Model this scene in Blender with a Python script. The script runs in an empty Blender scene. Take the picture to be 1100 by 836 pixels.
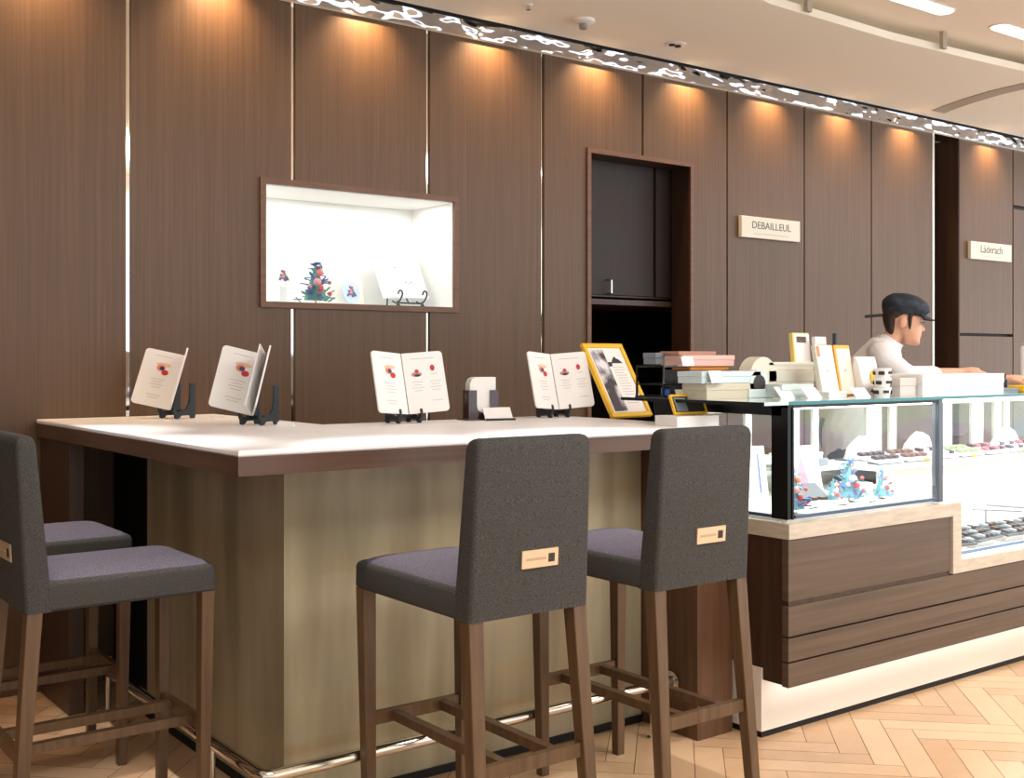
import bpy, bmesh, math, random
from mathutils import Vector, Matrix
R = math.radians
random.seed(7)
S = bpy.context.scene
COL = S.collection
# ------------------------------------------------------------------ camera
F_PX = 1232.0
cam = bpy.data.objects.new('camera', bpy.data.cameras.new('camera'))
COL.objects.link(cam)
cam.location = (0, 0, 1.30)
cam.rotation_euler = (R(90), 0, R(53.09 - 90))
cam.data.sensor_fit = 'HORIZONTAL'; cam.data.sensor_width = 36
cam.data.lens = F_PX / 1100 * 36
cam.data.shift_y = -32.6 / 1100
cam.data.clip_start = 0.05
S.camera = cam
# ------------------------------------------------------------------ colour
S.view_settings.view_transform = 'Standard'
S.view_settings.look = 'None'
S.view_settings.gamma = 1
S.view_settings.use_curve_mapping = False
S.view_settings.exposure = 0.14
def lin(r, g, b):
    return tuple(((c / 255) / 12.92 if c / 255 <= .04045 else ((c / 255 + .055) / 1.055) ** 2.4) for c in (r, g, b))
# ------------------------------------------------------------------ world: the rest of the bright shop floor
world = bpy.data.worlds.new('shop'); S.world = world; world.use_nodes = True
nt = world.node_tree; nt.nodes.clear()
N = nt.nodes.new; L = nt.links.new
out = N('ShaderNodeOutputWorld'); bg = N('ShaderNodeBackground'); L(bg.outputs[0], out.inputs[0])
tc = N('ShaderNodeTexCoord'); sep = N('ShaderNodeSeparateXYZ'); L(tc.outputs['Generated'], sep.inputs[0])
ramp = N('ShaderNodeValToRGB'); L(sep.outputs[2], ramp.inputs[0])
e = ramp.color_ramp.elements
e[0].position = 0.0; e[0].color = (*lin(240, 246, 255), 1)
e[1].position = 0.055; e[1].color = (*lin(246, 250, 255), 1)
for p, c in ((.13, (244, 246, 250)), (.15, (40, 34, 30)), (.21, (50, 42, 36)), (.225, (235, 225, 205))):
    x = ramp.color_ramp.elements.new(p); x.color = (*lin(*c), 1)
mp = N('ShaderNodeMapping'); mp.inputs['Scale'].default_value = (14, 14, 40); L(tc.outputs['Generated'], mp.inputs[0])
vor = N('ShaderNodeTexVoronoi'); vor.inputs['Scale'].default_value = 1; L(mp.outputs[0], vor.inputs['Vector'])
mx = N('ShaderNodeMix'); mx.data_type = 'RGBA'; mx.blend_type = 'MULTIPLY'; mx.inputs[0].default_value = .35
L(ramp.outputs[0], mx.inputs[6]); L(vor.outputs['Color'], mx.inputs[7]); 
gx = N('ShaderNodeMapRange'); L(sep.outputs[0], gx.inputs['Value']); gx.inputs['From Min'].default_value = -1; gx.inputs['From Max'].default_value = 1
gx.inputs['To Min'].default_value = .2; gx.inputs['To Max'].default_value = 2.05
vm = N('ShaderNodeVectorMath'); vm.operation = 'SCALE'; L(mx.outputs[2], vm.inputs[0]); L(gx.outputs[0], vm.inputs['Scale']); L(vm.outputs[0], bg.inputs[0])
bg.inputs[1].default_value = 1.9
# ------------------------------------------------------------------ the shop's ceiling lights
def area(name, loc, sx, sy, power, col=(.97, .985, 1), rot=(0, 0, 0)):
    l = bpy.data.lights.new(name, 'AREA'); l.shape = 'RECTANGLE'; l.size = sx; l.size_y = sy
    l.energy = power; l.color = col
    o = bpy.data.objects.new(name, l); COL.objects.link(o); o.location = loc; o.rotation_euler = rot
    return o
area('shop_light', (0.2, 0.6, 2.95), 1.6, 1.0, 34)
area('shop_light', (3.0, 0.4, 2.95), 1.6, 1.0, 64)
area('shop_light', (5.6, 1.0, 2.95), 1.6, 1.0, 64)
area('shop_light', (8.2, 2.4, 2.95), 1.2, 1.0, 45)
def spot(name, loc, power, deg, blend, col=(1, .84, .66), tgt=None, rad=.02):
    l = bpy.data.lights.new(name, 'SPOT'); l.energy = power; l.spot_size = R(deg); l.spot_blend = blend
    l.color = col; l.shadow_soft_size = rad
    o = bpy.data.objects.new(name, l); COL.objects.link(o); o.location = loc
    if tgt:
        o.rotation_euler = (Vector(tgt) - Vector(loc)).to_track_quat('-Z', 'Y').to_euler()
    return o

for tx, ty in ((1.08, 3.2), (1.08, 3.85), (1.72, 2.68), (2.36, 2.68)):
    spot('stool_downlight', (tx - .1, ty + .05, 2.96), 150, 27, .9, (1, .96, .95), (tx, ty, .75), .03)
# ================================================================== helpers
MATS = {}
def mat(name, col, rough=.5, metal=0, spec=.5, noise=None, emit=None, alpha=None, trans=0, ior=1.45, bump=None, coat=0):
    """noise=(scale xyz, colour b, detail, lo, hi)"""
    if name in MATS: return MATS[name]
    m = bpy.data.materials.new(name); m.use_nodes = True
    t = m.node_tree; b = t.nodes['Principled BSDF']
    b.inputs['Base Color'].default_value = (*lin(*col), 1)
    b.inputs['Roughness'].default_value = rough; b.inputs['Metallic'].default_value = metal
    b.inputs['Specular IOR Level'].default_value = spec
    b.inputs['Transmission Weight'].default_value = trans; b.inputs['IOR'].default_value = ior
    b.inputs['Coat Weight'].default_value = coat
    if emit:
        b.inputs['Emission Color'].default_value = (*lin(*emit[0]), 1); b.inputs['Emission Strength'].default_value = emit[1]
    if noise:
        sc, c2, det, lo, hi = noise
        tcn = t.nodes.new('ShaderNodeTexCoord'); mpn = t.nodes.new('ShaderNodeMapping'); mpn.inputs['Scale'].default_value = sc
        nn = t.nodes.new('ShaderNodeTexNoise'); nn.inputs['Scale'].default_value = 1; nn.inputs['Detail'].default_value = det
        cr = t.nodes.new('ShaderNodeValToRGB')
        cr.color_ramp.elements[0].position = lo; cr.color_ramp.elements[0].color = (*lin(*col), 1)
        cr.color_ramp.elements[1].position = hi; cr.color_ramp.elements[1].color = (*lin(*c2), 1)
        t.links.new(tcn.outputs['Object'], mpn.inputs[0]); t.links.new(mpn.outputs[0], nn.inputs['Vector'])
        t.links.new(nn.outputs['Fac'], cr.inputs[0]); t.links.new(cr.outputs[0], b.inputs['Base Color'])
        if bump:
            bp = t.nodes.new('ShaderNodeBump'); bp.inputs['Strength'].default_value = bump; bp.inputs['Distance'].default_value = .002
            t.links.new(nn.outputs['Fac'], bp.inputs['Height']); t.links.new(bp.outputs[0], b.inputs['Normal'])
    MATS[name] = m
    return m

TM = {}
def thing(name, label, cat, loc=(0, 0, 0), rotz=0, group=None):
    o = bpy.data.objects.new(name, None); COL.objects.link(o)
    o.empty_display_size = .05
    o.location = loc; o.rotation_euler = (0, 0, rotz)
    o['label'] = label; o['category'] = cat
    if group: o['group'] = group
    TM[o.name] = Matrix.Translation(loc) @ Matrix.Rotation(rotz, 4, 'Z')
    return o
def part(name, bm, m, parent=None, world=False, smooth=False, label=None):
    me = bpy.data.meshes.new(name)
    bmesh.ops.recalc_face_normals(bm, faces=bm.faces)
    if world and parent: bm.transform(TM[parent.name].inverted())
    bm.to_mesh(me); bm.free()
    ms = m if isinstance(m, (list, tuple)) else [m]
    for x in ms: me.materials.append(x)
    if smooth:
        for p in me.polygons: p.use_smooth = True
        try: me.set_sharp_from_angle(angle=R(38))
        except Exception: pass
    o = bpy.data.objects.new(name, me); COL.objects.link(o)
    if parent:
        o.parent = parent; TM[o.name] = TM[parent.name]
    if label: o['label'] = label
    return o
def single(name, bm, m, label, cat, group=None, smooth=False):
    """a thing that is one mesh, built in world coordinates, origin moved to its base"""
    c = Vector((0, 0, 0)); zmin = 1e9
    for v in bm.verts: c += v.co; zmin = min(zmin, v.co.z)
    c /= len(bm.verts); c.z = zmin
    bm.transform(Matrix.Translation(-c))
    o = part(name, bm, m, smooth=smooth); o.location = c
    TM[o.name] = Matrix.Translation(c)
    o['label'] = label; o['category'] = cat
    if group: o['group'] = group
    return o
def struct(name, bm, m, parent=None, smooth=False):
    o = part(name, bm, m, parent, smooth=smooth)
    if not parent:
        o['kind'] = 'structure'; TM[o.name] = Matrix.Identity(4)
    return o
def nb(): return bmesh.new()
def box(bm, x0, x1, y0, y1, z0, z1, mi=0, M=None, bev=0):
    vs = [bm.verts.new((x, y, z)) for x in (x0, x1) for y in (y0, y1) for z in (z0, z1)]
    fs = []
    for q in ((0, 1, 3, 2), (4, 6, 7, 5), (0, 4, 5, 1), (2, 3, 7, 6), (0, 2, 6, 4), (1, 5, 7, 3)):
        f = bm.faces.new([vs[i] for i in q]); f.material_index = mi; fs.append(f)
    if bev:
        es = list({e for f in fs for e in f.edges})
        r = bmesh.ops.bevel(bm, geom=es, offset=bev, segments=2, affect='EDGES', profile=.5)
        vs = list({v for f in r['faces'] for v in f.verts} | {v for v in vs if v.is_valid})
    if M is not None:
        for v in vs: v.co = M @ v.co
    return bm
def B(*a, **k): return box(nb(), *a, **k)
def loft(bm, rings, closed=True, mi=0, cap=True):
    R_ = [[bm.verts.new(p) for p in r] for r in rings]
    n = len(rings[0])
    for a, b in zip(R_, R_[1:]):
        for i in range(n if closed else n - 1):
            j = (i + 1) % n
            f = bm.faces.new((a[i], a[j], b[j], b[i])); f.material_index = mi
    if cap:
        bm.faces.new(R_[0][::-1]).material_index = mi; bm.faces.new(R_[-1]).material_index = mi
    return bm
def rrect(w, d, r, z, cx=0, cy=0, n=5):
    """rounded rectangle ring, half sizes w,d"""
    r = max(min(r, w * .999, d * .999), .0005); pts = []
    for qx, qy, a0 in ((1, 1, 0), (-1, 1, 90), (-1, -1, 180), (1, -1, 270)):
        for k in range(n):
            a = R(a0 + 90 * k / (n - 1))
            pts.append((cx + qx * (w - r) + r * math.cos(a), cy + qy * (d - r) + r * math.sin(a), z))
    return pts
def lathe(bm, prof, c=(0, 0, 0), n=24, axis='Z', mi=0):
    rings = []
    for r, h in prof:
        ring = []
        for k in range(n):
            a = 2 * math.pi * k / n; x, y = max(r, .0002) * math.cos(a), max(r, .0002) * math.sin(a)
            p = {'Z': (x, y, h), 'X': (h, x, y), 'Y': (x, h, y)}[axis]
            ring.append((p[0] + c[0], p[1] + c[1], p[2] + c[2]))
        rings.append(ring)
    return loft(bm, rings, mi=mi)
def tube(bm, pts, r, n=10, mi=0):
    pts = [Vector(p) for p in pts]; rings = []; up = None
    rr = r if isinstance(r, (list, tuple)) else [r] * len(pts)
    for i, p in enumerate(pts):
        d = (pts[min(i + 1, len(pts) - 1)] - pts[max(i - 1, 0)]).normalized()
        if up is None: up = d.orthogonal().normalized()
        up = (up - d * up.dot(d)).normalized(); s = d.cross(up)
        rings.append([tuple(p + (up * math.cos(2 * math.pi * k / n) + s * math.sin(2 * math.pi * k / n)) * rr[i]) for k in range(n)])
    return loft(bm, rings, mi=mi)
def prism(bm, poly, axis, a, b, mi=0):
    """poly of (p,q); axis X: (y,z), Y: (x,z), Z: (x,y)"""
    def P(p, h): return {'X': (h, p[0], p[1]), 'Y': (p[0], h, p[1]), 'Z': (p[0], p[1], h)}[axis]
    return loft(bm, [[P(p, a) for p in poly], [P(p, b) for p in poly]], mi=mi)
def sphere(bm, c, r, sx=1, sy=1, sz=1, u=16, v=10, mi=0, M=None):
    res = bmesh.ops.create_uvsphere(bm, u_segments=u, v_segments=v, radius=1)
    for w in res['verts']:
        co = Vector((w.co.x * r * sx, w.co.y * r * sy, w.co.z * r * sz))
        if M is not None: co = M @ co
        w.co = co + Vector(c)
    if mi:
        for f in {f for w in res['verts'] for f in w.link_faces}: f.material_index = mi
    return bm
def text(name, s, size, m, parent, M, ext=.0006, font_scale=(1, 1)):
    cu = bpy.data.curves.new(name, 'FONT'); cu.body = s; cu.size = size; cu.extrude = ext; cu.align_x = 'CENTER'; cu.align_y = 'CENTER'
    to = bpy.data.objects.new('tmp', cu); COL.objects.link(to)
    bpy.context.view_layer.update()
    me = bpy.data.meshes.new_from_object(to.evaluated_get(bpy.context.evaluated_depsgraph_get()))
    bpy.data.objects.remove(to)
    me.transform(Matrix.Diagonal((font_scale[0], font_scale[1], 1, 1))); me.transform(M); me.materials.clear(); me.materials.append(m)
    me.name = name
    o = bpy.data.objects.new(name, me); COL.objects.link(o); o.parent = parent; TM[o.name] = TM[parent.name]
    return o
def copy_tree(o, parent=None):
    c = o.copy(); COL.objects.link(c)
    if parent: c.parent = parent; c.matrix_parent_inverse = o.matrix_parent_inverse
    for ch in list(o.children): copy_tree(ch, c)
    return c

# ================================================================== materials
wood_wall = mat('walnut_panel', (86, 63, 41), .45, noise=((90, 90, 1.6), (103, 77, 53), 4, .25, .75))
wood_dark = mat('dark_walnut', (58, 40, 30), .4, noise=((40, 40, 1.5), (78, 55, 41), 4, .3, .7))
wood_trim = mat('walnut_trim', (100, 70, 50), .45, noise=((6, 6, 40), (118, 84, 62), 3, .3, .7))
wood_edge = mat('counter_edge_wood', (82, 60, 48), .35, noise=((2, 2, 70), (100, 74, 60), 3, .3, .7))
wood_case = mat('showcase_wood', (78, 62, 50), .42, noise=((1.5, 1.5, 45), (99, 81, 66), 4, .3, .7), bump=.05)
wood_leg = mat('stool_leg_wood', (82, 60, 40), .38, noise=((50, 50, 3), (104, 79, 54), 3, .3, .7))
black = mat('black_gap', (14, 11, 10), .6)
black_metal = mat('black_metal', (28, 30, 33), .3, .6)
black_plastic = mat('black_plastic', (40, 46, 52), .45)
mirror = mat('mirror_steel', (235, 228, 215), .06, 1.0)
chrome = mat('chrome', (225, 222, 215), .12, 1.0)
white = mat('white_lacquer', (243, 241, 238), .35)
paper = mat('white_paper', (244, 241, 237), .6)
stone_top = mat('white_countertop', (244, 243, 245), .42, spec=.25, noise=((6, 6, 6), (250, 249, 250), 3, .3, .7))
travertine = mat('travertine', (186, 175, 158), .4, noise=((12, 12, 70), (208, 198, 182), 4, .3, .7))
ceil_m = mat('ceiling_paint', (243, 240, 226), .8)
cladding = mat('brushed_bronze_cladding', (152, 142, 116), .42, .3, noise=((7, 7, .9), (188, 177, 148), 3, .35, .65))
cladding_side = cladding
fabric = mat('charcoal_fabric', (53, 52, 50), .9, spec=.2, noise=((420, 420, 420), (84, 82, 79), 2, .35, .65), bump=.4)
fabric_lit = mat('charcoal_fabric_lit', (78, 74, 82), .9, spec=.2, noise=((420, 420, 420), (120, 114, 126), 2, .35, .65), bump=.4)  # charcoal fabric lightened: the downlight pool on the seat put into colour
brass = mat('pale_metal_plate', (226, 200, 168), .3, .5)
niche_white = mat('niche_white', (240, 238, 234), .6)
glow_white = mat('plinth_white', (238, 232, 222), .5)
teal = mat('glass_edge_teal', (20, 110, 118), .15, spec=.6)
yellow = mat('yellow_frame', (240, 190, 50), .35)
ink = mat('dark_ink', (50, 46, 46), .6)
faint = mat('faint_grey_print', (205, 200, 196), .6)
red = mat('red_print', (196, 44, 40), .5)
peach = mat('peach_print', (240, 196, 160), .5)
navy = mat('navy_print', (60, 50, 110), .5)
photo_bw = mat('black_and_white_photograph', (60, 54, 62), .4, noise=((14, 14, 9), (236, 232, 238), 3, .42, .58))

def glass_mat():
    m = bpy.data.materials.new('clear_glass'); m.use_nodes = True; t = m.node_tree; t.nodes.clear()
    o = t.nodes.new('ShaderNodeOutputMaterial'); tr = t.nodes.new('ShaderNodeBsdfTransparent'); gl = t.nodes.new('ShaderNodeBsdfGlossy')
    gl.inputs['Roughness'].default_value = .02; tr.inputs[0].default_value = (.975, .99, .985, 1)
    fr = t.nodes.new('ShaderNodeFresnel'); fr.inputs[0].default_value = 1.35; mi = t.nodes.new('ShaderNodeMixShader')
    ge = t.nodes.new('ShaderNodeNewGeometry'); mm = t.nodes.new('ShaderNodeMath'); mm.operation = 'SUBTRACT'; mm.inputs[0].default_value = 1; t.links.new(ge.outputs['Backfacing'], mm.inputs[1]); m2 = t.nodes.new('ShaderNodeMath'); m2.operation = 'MULTIPLY'; t.links.new(fr.outputs[0], m2.inputs[0]); t.links.new(mm.outputs[0], m2.inputs[1]); t.links.new(m2.outputs[0], mi.inputs[0]); t.links.new(tr.outputs[0], mi.inputs[1]); t.links.new(gl.outputs[0], mi.inputs[2])
    t.links.new(mi.outputs[0], o.inputs[0]); return m
glass = glass_mat()

def ripple_mirror():
    m = bpy.data.materials.new('rippled_mirror'); m.use_nodes = True; t = m.node_tree; b = t.nodes['Principled BSDF']
    b.inputs['Metallic'].default_value = 1; b.inputs['Roughness'].default_value = .09; b.inputs['Base Color'].default_value = (.50, .51, .55, 1)
    tcn = t.nodes.new('ShaderNodeTexCoord'); mpn = t.nodes.new('ShaderNodeMapping'); mpn.inputs['Scale'].default_value = (6, 6, 14)
    v = t.nodes.new('ShaderNodeTexNoise'); v.inputs['Scale'].default_value = 1; v.inputs['Detail'].default_value = 1
    bp = t.nodes.new('ShaderNodeBump'); bp.inputs['Strength'].default_value = 1; bp.inputs['Distance'].default_value = .05
    t.links.new(tcn.outputs['Object'], mpn.inputs[0]); t.links.new(mpn.outputs[0], v.inputs['Vector'])
    t.links.new(v.outputs[0], bp.inputs['Height']); t.links.new(bp.outputs[0], b.inputs['Normal']); return m
ripple = ripple_mirror()

def floor_mat():
    m = bpy.data.materials.new('herringbone_oak'); m.use_nodes = True; t = m.node_tree; b = t.nodes['Principled BSDF']
    at = t.nodes.new('ShaderNodeAttribute'); at.attribute_name = 'tone'
    tcn = t.nodes.new('ShaderNodeTexCoord'); n = t.nodes.new('ShaderNodeTexNoise'); n.inputs['Scale'].default_value = 14; n.inputs['Detail'].default_value = 5
    t.links.new(tcn.outputs['Object'], n.inputs['Vector'])
    ad = t.nodes.new('ShaderNodeMath'); ad.operation = 'MULTIPLY_ADD'; ad.inputs[1].default_value = .5
    t.links.new(n.outputs['Fac'], ad.inputs[0]); t.links.new(at.outputs['Fac'], ad.inputs[2])
    cr = t.nodes.new('ShaderNodeValToRGB'); cr.color_ramp.elements[0].position = .1; cr.color_ramp.elements[1].position = 1.1
    cr.color_ramp.elements[0].color = (*lin(190, 148, 110), 1); cr.color_ramp.elements[1].color = (*lin(216, 180, 142), 1)
    t.links.new(ad.outputs[0], cr.inputs[0]); t.links.new(cr.outputs[0], b.inputs['Base Color'])
    b.inputs['Roughness'].default_value = .3; b.inputs['Specular IOR Level'].default_value = .6
    return m

# ================================================================== room shell
YW = 4.685
# floor: herringbone planks, one surface
bm = nb(); lay = bm.loops.layers.float_color.new('tone')
PLW, PLL = .095, .475
def plank(cx, cy, ang):
    g = .0012; c, s = math.cos(ang), math.sin(ang); tone = random.random() * .8
    hw, hl = PLW / 2 - g, PLL / 2 - g
    vs = [bm.verts.new((cx + x * c - y * s, cy + x * s + y * c, 0)) for x, y in ((-hl, -hw), (hl, -hw), (hl, hw), (-hl, hw))]
    f = bm.faces.new(vs)
    for l in f.loops: l[lay] = (tone, tone, tone, 1)
rotf = R(45)
for i in range(-52, 52):
    for j in range(-15, 16):
        # herringbone lattice in a rotated frame
        u = i * PLW + j * 2 * PLL * .5 ; v = i * PLW - j * 2 * PLL * .5
        for (du, dv, a) in ((PLL / 2, PLW / 2, 0), (PLL + PLW / 2 - 0, PLL / 2 - 0, R(90))):
            x = u + du; y = v + dv
            if a: x = u + PLL + PLW / 2; y = v + PLW - PLL / 2 + PLL / 2 - PLL / 2 + 0
            X = x * math.cos(rotf) - y * math.sin(rotf) + 3.2; Y = x * math.sin(rotf) + y * math.cos(rotf) + 1.5
            if -4 < X < 10 and -3.5 < Y < 5.4: plank(X, Y, rotf + a)
fl = struct('floor', bm, floor_mat())
bm = B(-4.5, 10.5, -4, 6.2, -.06, -.003); struct('floor', bm, mat('floor_joint', (120, 86, 54), .6))
# ceiling soffit with a raised bay behind it
ZC = 2.99
bm = nb()
tray = [(3.0, 3.2), (3.5, 3.5), (4.28, 3.629), (5.255, 3.65), (5.9, 3.62), (6.49, 3.58), (7.2, 3.4), (8.3, 2.9), (10.5, 2.2)]
prism(bm, [(-4, 4.655)] + [(12, 4.655)] + [(12, 2.2)] + tray[::-1] + [(3.0, -3), (-4, -3)], 'Z', ZC, ZC + .04)
struct('ceiling', bm, ceil_m)
bm = B(2.9, 12, -3, 3.9, 3.09, 3.12); struct('ceiling', bm, mat('raised_ceiling_paint', (240, 228, 212), .7))
bm = nb()
pts = [(7.112, 4.658), (7.04, 4.52), (6.973, 4.392), (6.895, 4.208), (6.82, 3.969), (6.79, 3.7), (6.80, 3.50)]
loft(bm, [[(x - .07, y, ZC - .004), (x + .07, y, ZC - .004), (x + .07, y, ZC + .01), (x - .07, y, ZC + .01)] for x, y in pts if y < 4.6])
struct('trim_1', bm, mat('ceiling_track_grey', (176, 168, 152), .5))
# wall body behind panels, with openings, and its panels
PX = [-1.4, -.64, .12, .83, 1.561, 2.297, 3.012, 3.72, 4.43, 5.119, 5.829, 6.522, 7.243]
ZT = 2.885
NX0, NX1, NZ0, NZ1 = 2.160, 3.157, 1.552, 2.070      # niche
DX0, DX1, DZ1 = 4.040, 4.806, 2.412                  # doorway
bm = nb()
def wallblock(bm, x0, x1, y0, y1, z0, z1):
    if x1 - x0 > .002 and z1 - z0 > .002: box(bm, x0, x1, y0, y1, z0, z1)
def wall_with_holes(bm, x0, x1, y0, y1, z0, z1):
    # cut out the niche and the doorway
    holes = [(NX0, NX1, NZ0, NZ1), (DX0, DX1, 0, DZ1)]
    for hx0, hx1, hz0, hz1 in holes:
        if hx0 < x1 and hx1 > x0:
            a, b = max(x0, hx0), min(x1, hx1)
            wallblock(bm, x0, a, y0, y1, z0, z1); wallblock(bm, b, x1, y0, y1, z0, z1)
            wallblock(bm, a, b, y0, y1, hz1, z1); wallblock(bm, a, b, y0, y1, z0, hz0)
            return
    wallblock(bm, x0, x1, y0, y1, z0, z1)
YB = YW + .03
for a, b in ((-4, 2.0), (2.0, 3.5), (3.5, 5.3), (5.3, 7.243)): wall_with_holes(bm, a, b, YB, YB + .12, 0, 3.2)
box(bm, 7.56, 12, YB, YB + .12, 0, 3.2)
wall_back = struct('wall_back', bm, black)
for i in range(len(PX) - 1):
    g = .011 if i >= 3 else .006
    if i >= 8: g = .007
    gl = .011 if PX[i] < 4.5 else .006; gr = .011 if PX[i + 1] < 4.4 else .006
    bm = nb(); wall_with_holes(bm, PX[i] + gl, PX[i + 1] - gr, YW, YB, 0, ZT)
    part('wall_panel', bm, wood_wall, wall_back)
# right of the recess
for a, b, z0, z1 in ((7.565, 8.275, 1.487, ZT), (7.565, 8.275, 0, 1.465), (8.29, 9.4, 2.47, ZT), (8.29, 9.4, 0, 2.44), (9.41, 11.9, 0, ZT)):
    part('wall_panel', B(a, b, YW, YB, z0, z1), wood_wall, wall_back)
part('wall_panel', B(7.243, 7.56, YW + .32, YW + .36, 0, 3.1), wood_dark, wall_back)
part('wall_panel', B(7.556, 7.566, YW + .002, YW + .34, 0, ZT), wood_dark, wall_back)
part('wall_panel', B(7.235, 7.242, YW + .04, YW + .34, 0, ZT), wood_dark, wall_back)
# mirror strips in the joints
k = 2
for x in (1.561, 2.297, 3.012, 3.72, 4.43):
    w = .0105
    bm = nb()
    if x in (2.297, 3.012):
        box(bm, x - w, x + w, YW + .012, YB, 0, NZ0 - .03); box(bm, x - w, x + w, YW + .012, YB, NZ1 + .03, ZT)
    elif x == 4.43:
        box(bm, x - w, x + w, YW + .012, YB, DZ1 + .04, ZT)
    else: box(bm, x - w, x + w, YW + .012, YB, 0, ZT)
    struct('trim_%d' % k, bm, mirror); k += 1
struct('trim_%d' % k, B(7.222, 7.244, YW - .004, YW + .03, 0, ZT), mat('pale_steel', (225, 225, 222), .3, .4)); k += 1
# rippled mirror cornice and dark slot
struct('trim_%d' % k, B(-4, 12, YW - .016, YW + .14, ZT, ZT + .010), chrome); k += 1
struct('trim_%d' % k, B(-4, 12, YW - .012, YW + .03, ZT + .010, ZC - .012), ripple); k += 1
struct('trim_%d' % k, B(-4, 12, YW + .0, YW + .01, ZC - .012, ZC + .12), black); k += 1
struct('trim_%d' % k, B(-4, 12, 4.6, 4.9, ZC + .12, ZC + .14), black); k += 1
# wall washers recessed in the slot, one above each panel
for i in range(len(PX) - 1):
    if i < 2: continue
    x = (PX[i] + PX[i + 1]) / 2
    spot('wall_washer', (x, YW - .11, ZC - .006), 36, 112, 1, (1, .66, .38), tgt=(x, YW - .005, 2.75))
spot('wall_washer', (7.92, YW - .11, ZC - .006), 36, 112, 1, (1, .66, .38), tgt=(7.92, YW - .005, 2.75))

# door opening: jamb lining, cabinet closet behind
bm = nb()
t_ = .022
for a, b in ((DX0 - t_, DX0 + .004), (DX1 - .004, DX1 + t_)): box(bm, a, b, YW - .012, YW + .001, 0, DZ1 + t_)
box(bm, DX0 + .004, DX1 - .004, YW - .012, YW + .001, DZ1 - .004, DZ1 + t_)
struct('door_1', bm, wood_trim); bm = nb()
box(bm, DX0 + .0005, DX0 + .004, YW + .001, YW + .145, 0, DZ1 - .004); box(bm, DX1 - .004, DX1 - .0005, YW + .001, YW + .145, 0, DZ1 - .004)
box(bm, DX0 + .0005, DX1 - .0005, YW + .001, YW + .145, DZ1 - .004, DZ1 - .0005)
struct('door_2', bm, mat('jamb_wood', (58, 38, 26), .5))
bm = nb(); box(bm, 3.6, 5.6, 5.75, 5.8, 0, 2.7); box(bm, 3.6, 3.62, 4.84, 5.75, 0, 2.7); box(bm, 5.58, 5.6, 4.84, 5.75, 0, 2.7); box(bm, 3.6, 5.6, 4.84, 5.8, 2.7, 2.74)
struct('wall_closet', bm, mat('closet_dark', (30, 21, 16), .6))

# niche: lined display window
bm = nb(); o_ = .026
box(bm, NX0 - o_, NX1 + o_, YW - .014, YW + .004, NZ1, NZ1 + o_); box(bm, NX0 - o_, NX1 + o_, YW - .014, YW + .004, NZ0 - o_, NZ0)
box(bm, NX0 - o_, NX0, YW - .014, YW + .004, NZ0, NZ1); box(bm, NX1, NX1 + o_, YW - .014, YW + .004, NZ0, NZ1)
nc = struct('window_1', bm, wood_trim)
bm = nb(); D = .34
box(bm, NX0, NX1, YB + D, YB + D + .01, NZ0 - .004, NZ1)
box(bm, NX0, NX0 + .004, YW + .002, YB + D, NZ0, NZ1); box(bm, NX1 - .004, NX1, YW + .002, YB + D, NZ0, NZ1)
box(bm, NX0, NX1, YW + .002, YB + D, NZ0 - .004, NZ0 + .001); box(bm, NX0, NX1, YW + .002, YB + D, NZ1 - .004, NZ1)
part('lining', bm, niche_white, nc)
part('glass_pane', B(NX0, NX1, YW + .004, YW + .007, NZ0, NZ1), glass, nc)
area('niche_light', ((NX0 + NX1) / 2, YB + .12, NZ1 - .01), .9, .2, 3.2, (1, .99, .97))
#SPLIT
# ================================================================== service counter (L shaped)
CT = 1.064
t = thing('service_counter', 'long L-shaped counter with white top, wood edge and brushed bronze cladding', 'counter', (2.1, 3.4, 0))
Lpoly = [(1.200, 2.762), (3.020, 2.762), (3.020, 3.70), (1.93, 3.70), (1.93, 4.68), (1.200, 4.68)]
def inset_poly(o): return [(1.200 + o, 2.762 + o), (3.020 - o, 2.762 + o), (3.020 - o, 3.70 - o), (1.93 - o, 3.70 - o), (1.93 - o, 4.68), (1.200 + o, 4.68)]
bm = nb(); loft(bm, [[(x, y, z) for x, y in inset_poly(o)] for o, z in ((.004, CT - .016), (.001, CT - .012), (.001, CT - .004), (.005, CT))])
part('countertop', bm, stone_top, t, world=True)
bm = nb(); loft(bm, [[(x, y, z) for x, y in Lpoly] for z in (CT - .066, CT - .016)])
part('wood_edge', bm, wood_edge, t, world=True)
bm = nb(); prism(bm, [(1.447, 3.011), (2.84, 3.011), (2.84, 3.55), (1.80, 3.55), (1.80, 4.14), (1.447, 4.14)], 'Z', 0, CT - .067)
part('cladding', bm, cladding, t, world=True)
bm = nb(); box(bm, 1.45, 2.84, 3.003, 3.011, 0, .025); box(bm, 1.439, 1.447, 3.003, 4.14, 0, .025)
part('kick_strip', bm, black, t, world=True)
part('end_panel', B(2.842, 3.016, 2.735, 3.55, 0.0, CT - .067, bev=.002), mat('end_panel_wood', (84, 58, 40), .4, noise=((50, 50, 2), (104, 72, 50), 4, .3, .7)), t, world=True)
part('end_panel', B(1.215, 1.27, 4.30, 4.68, 0, CT - .067, bev=.002), wood_dark, t, world=True)
part('inner_panel', B(1.5, 1.80, 4.141, 4.68, 0, CT - .068), black, t, world=True)
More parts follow.
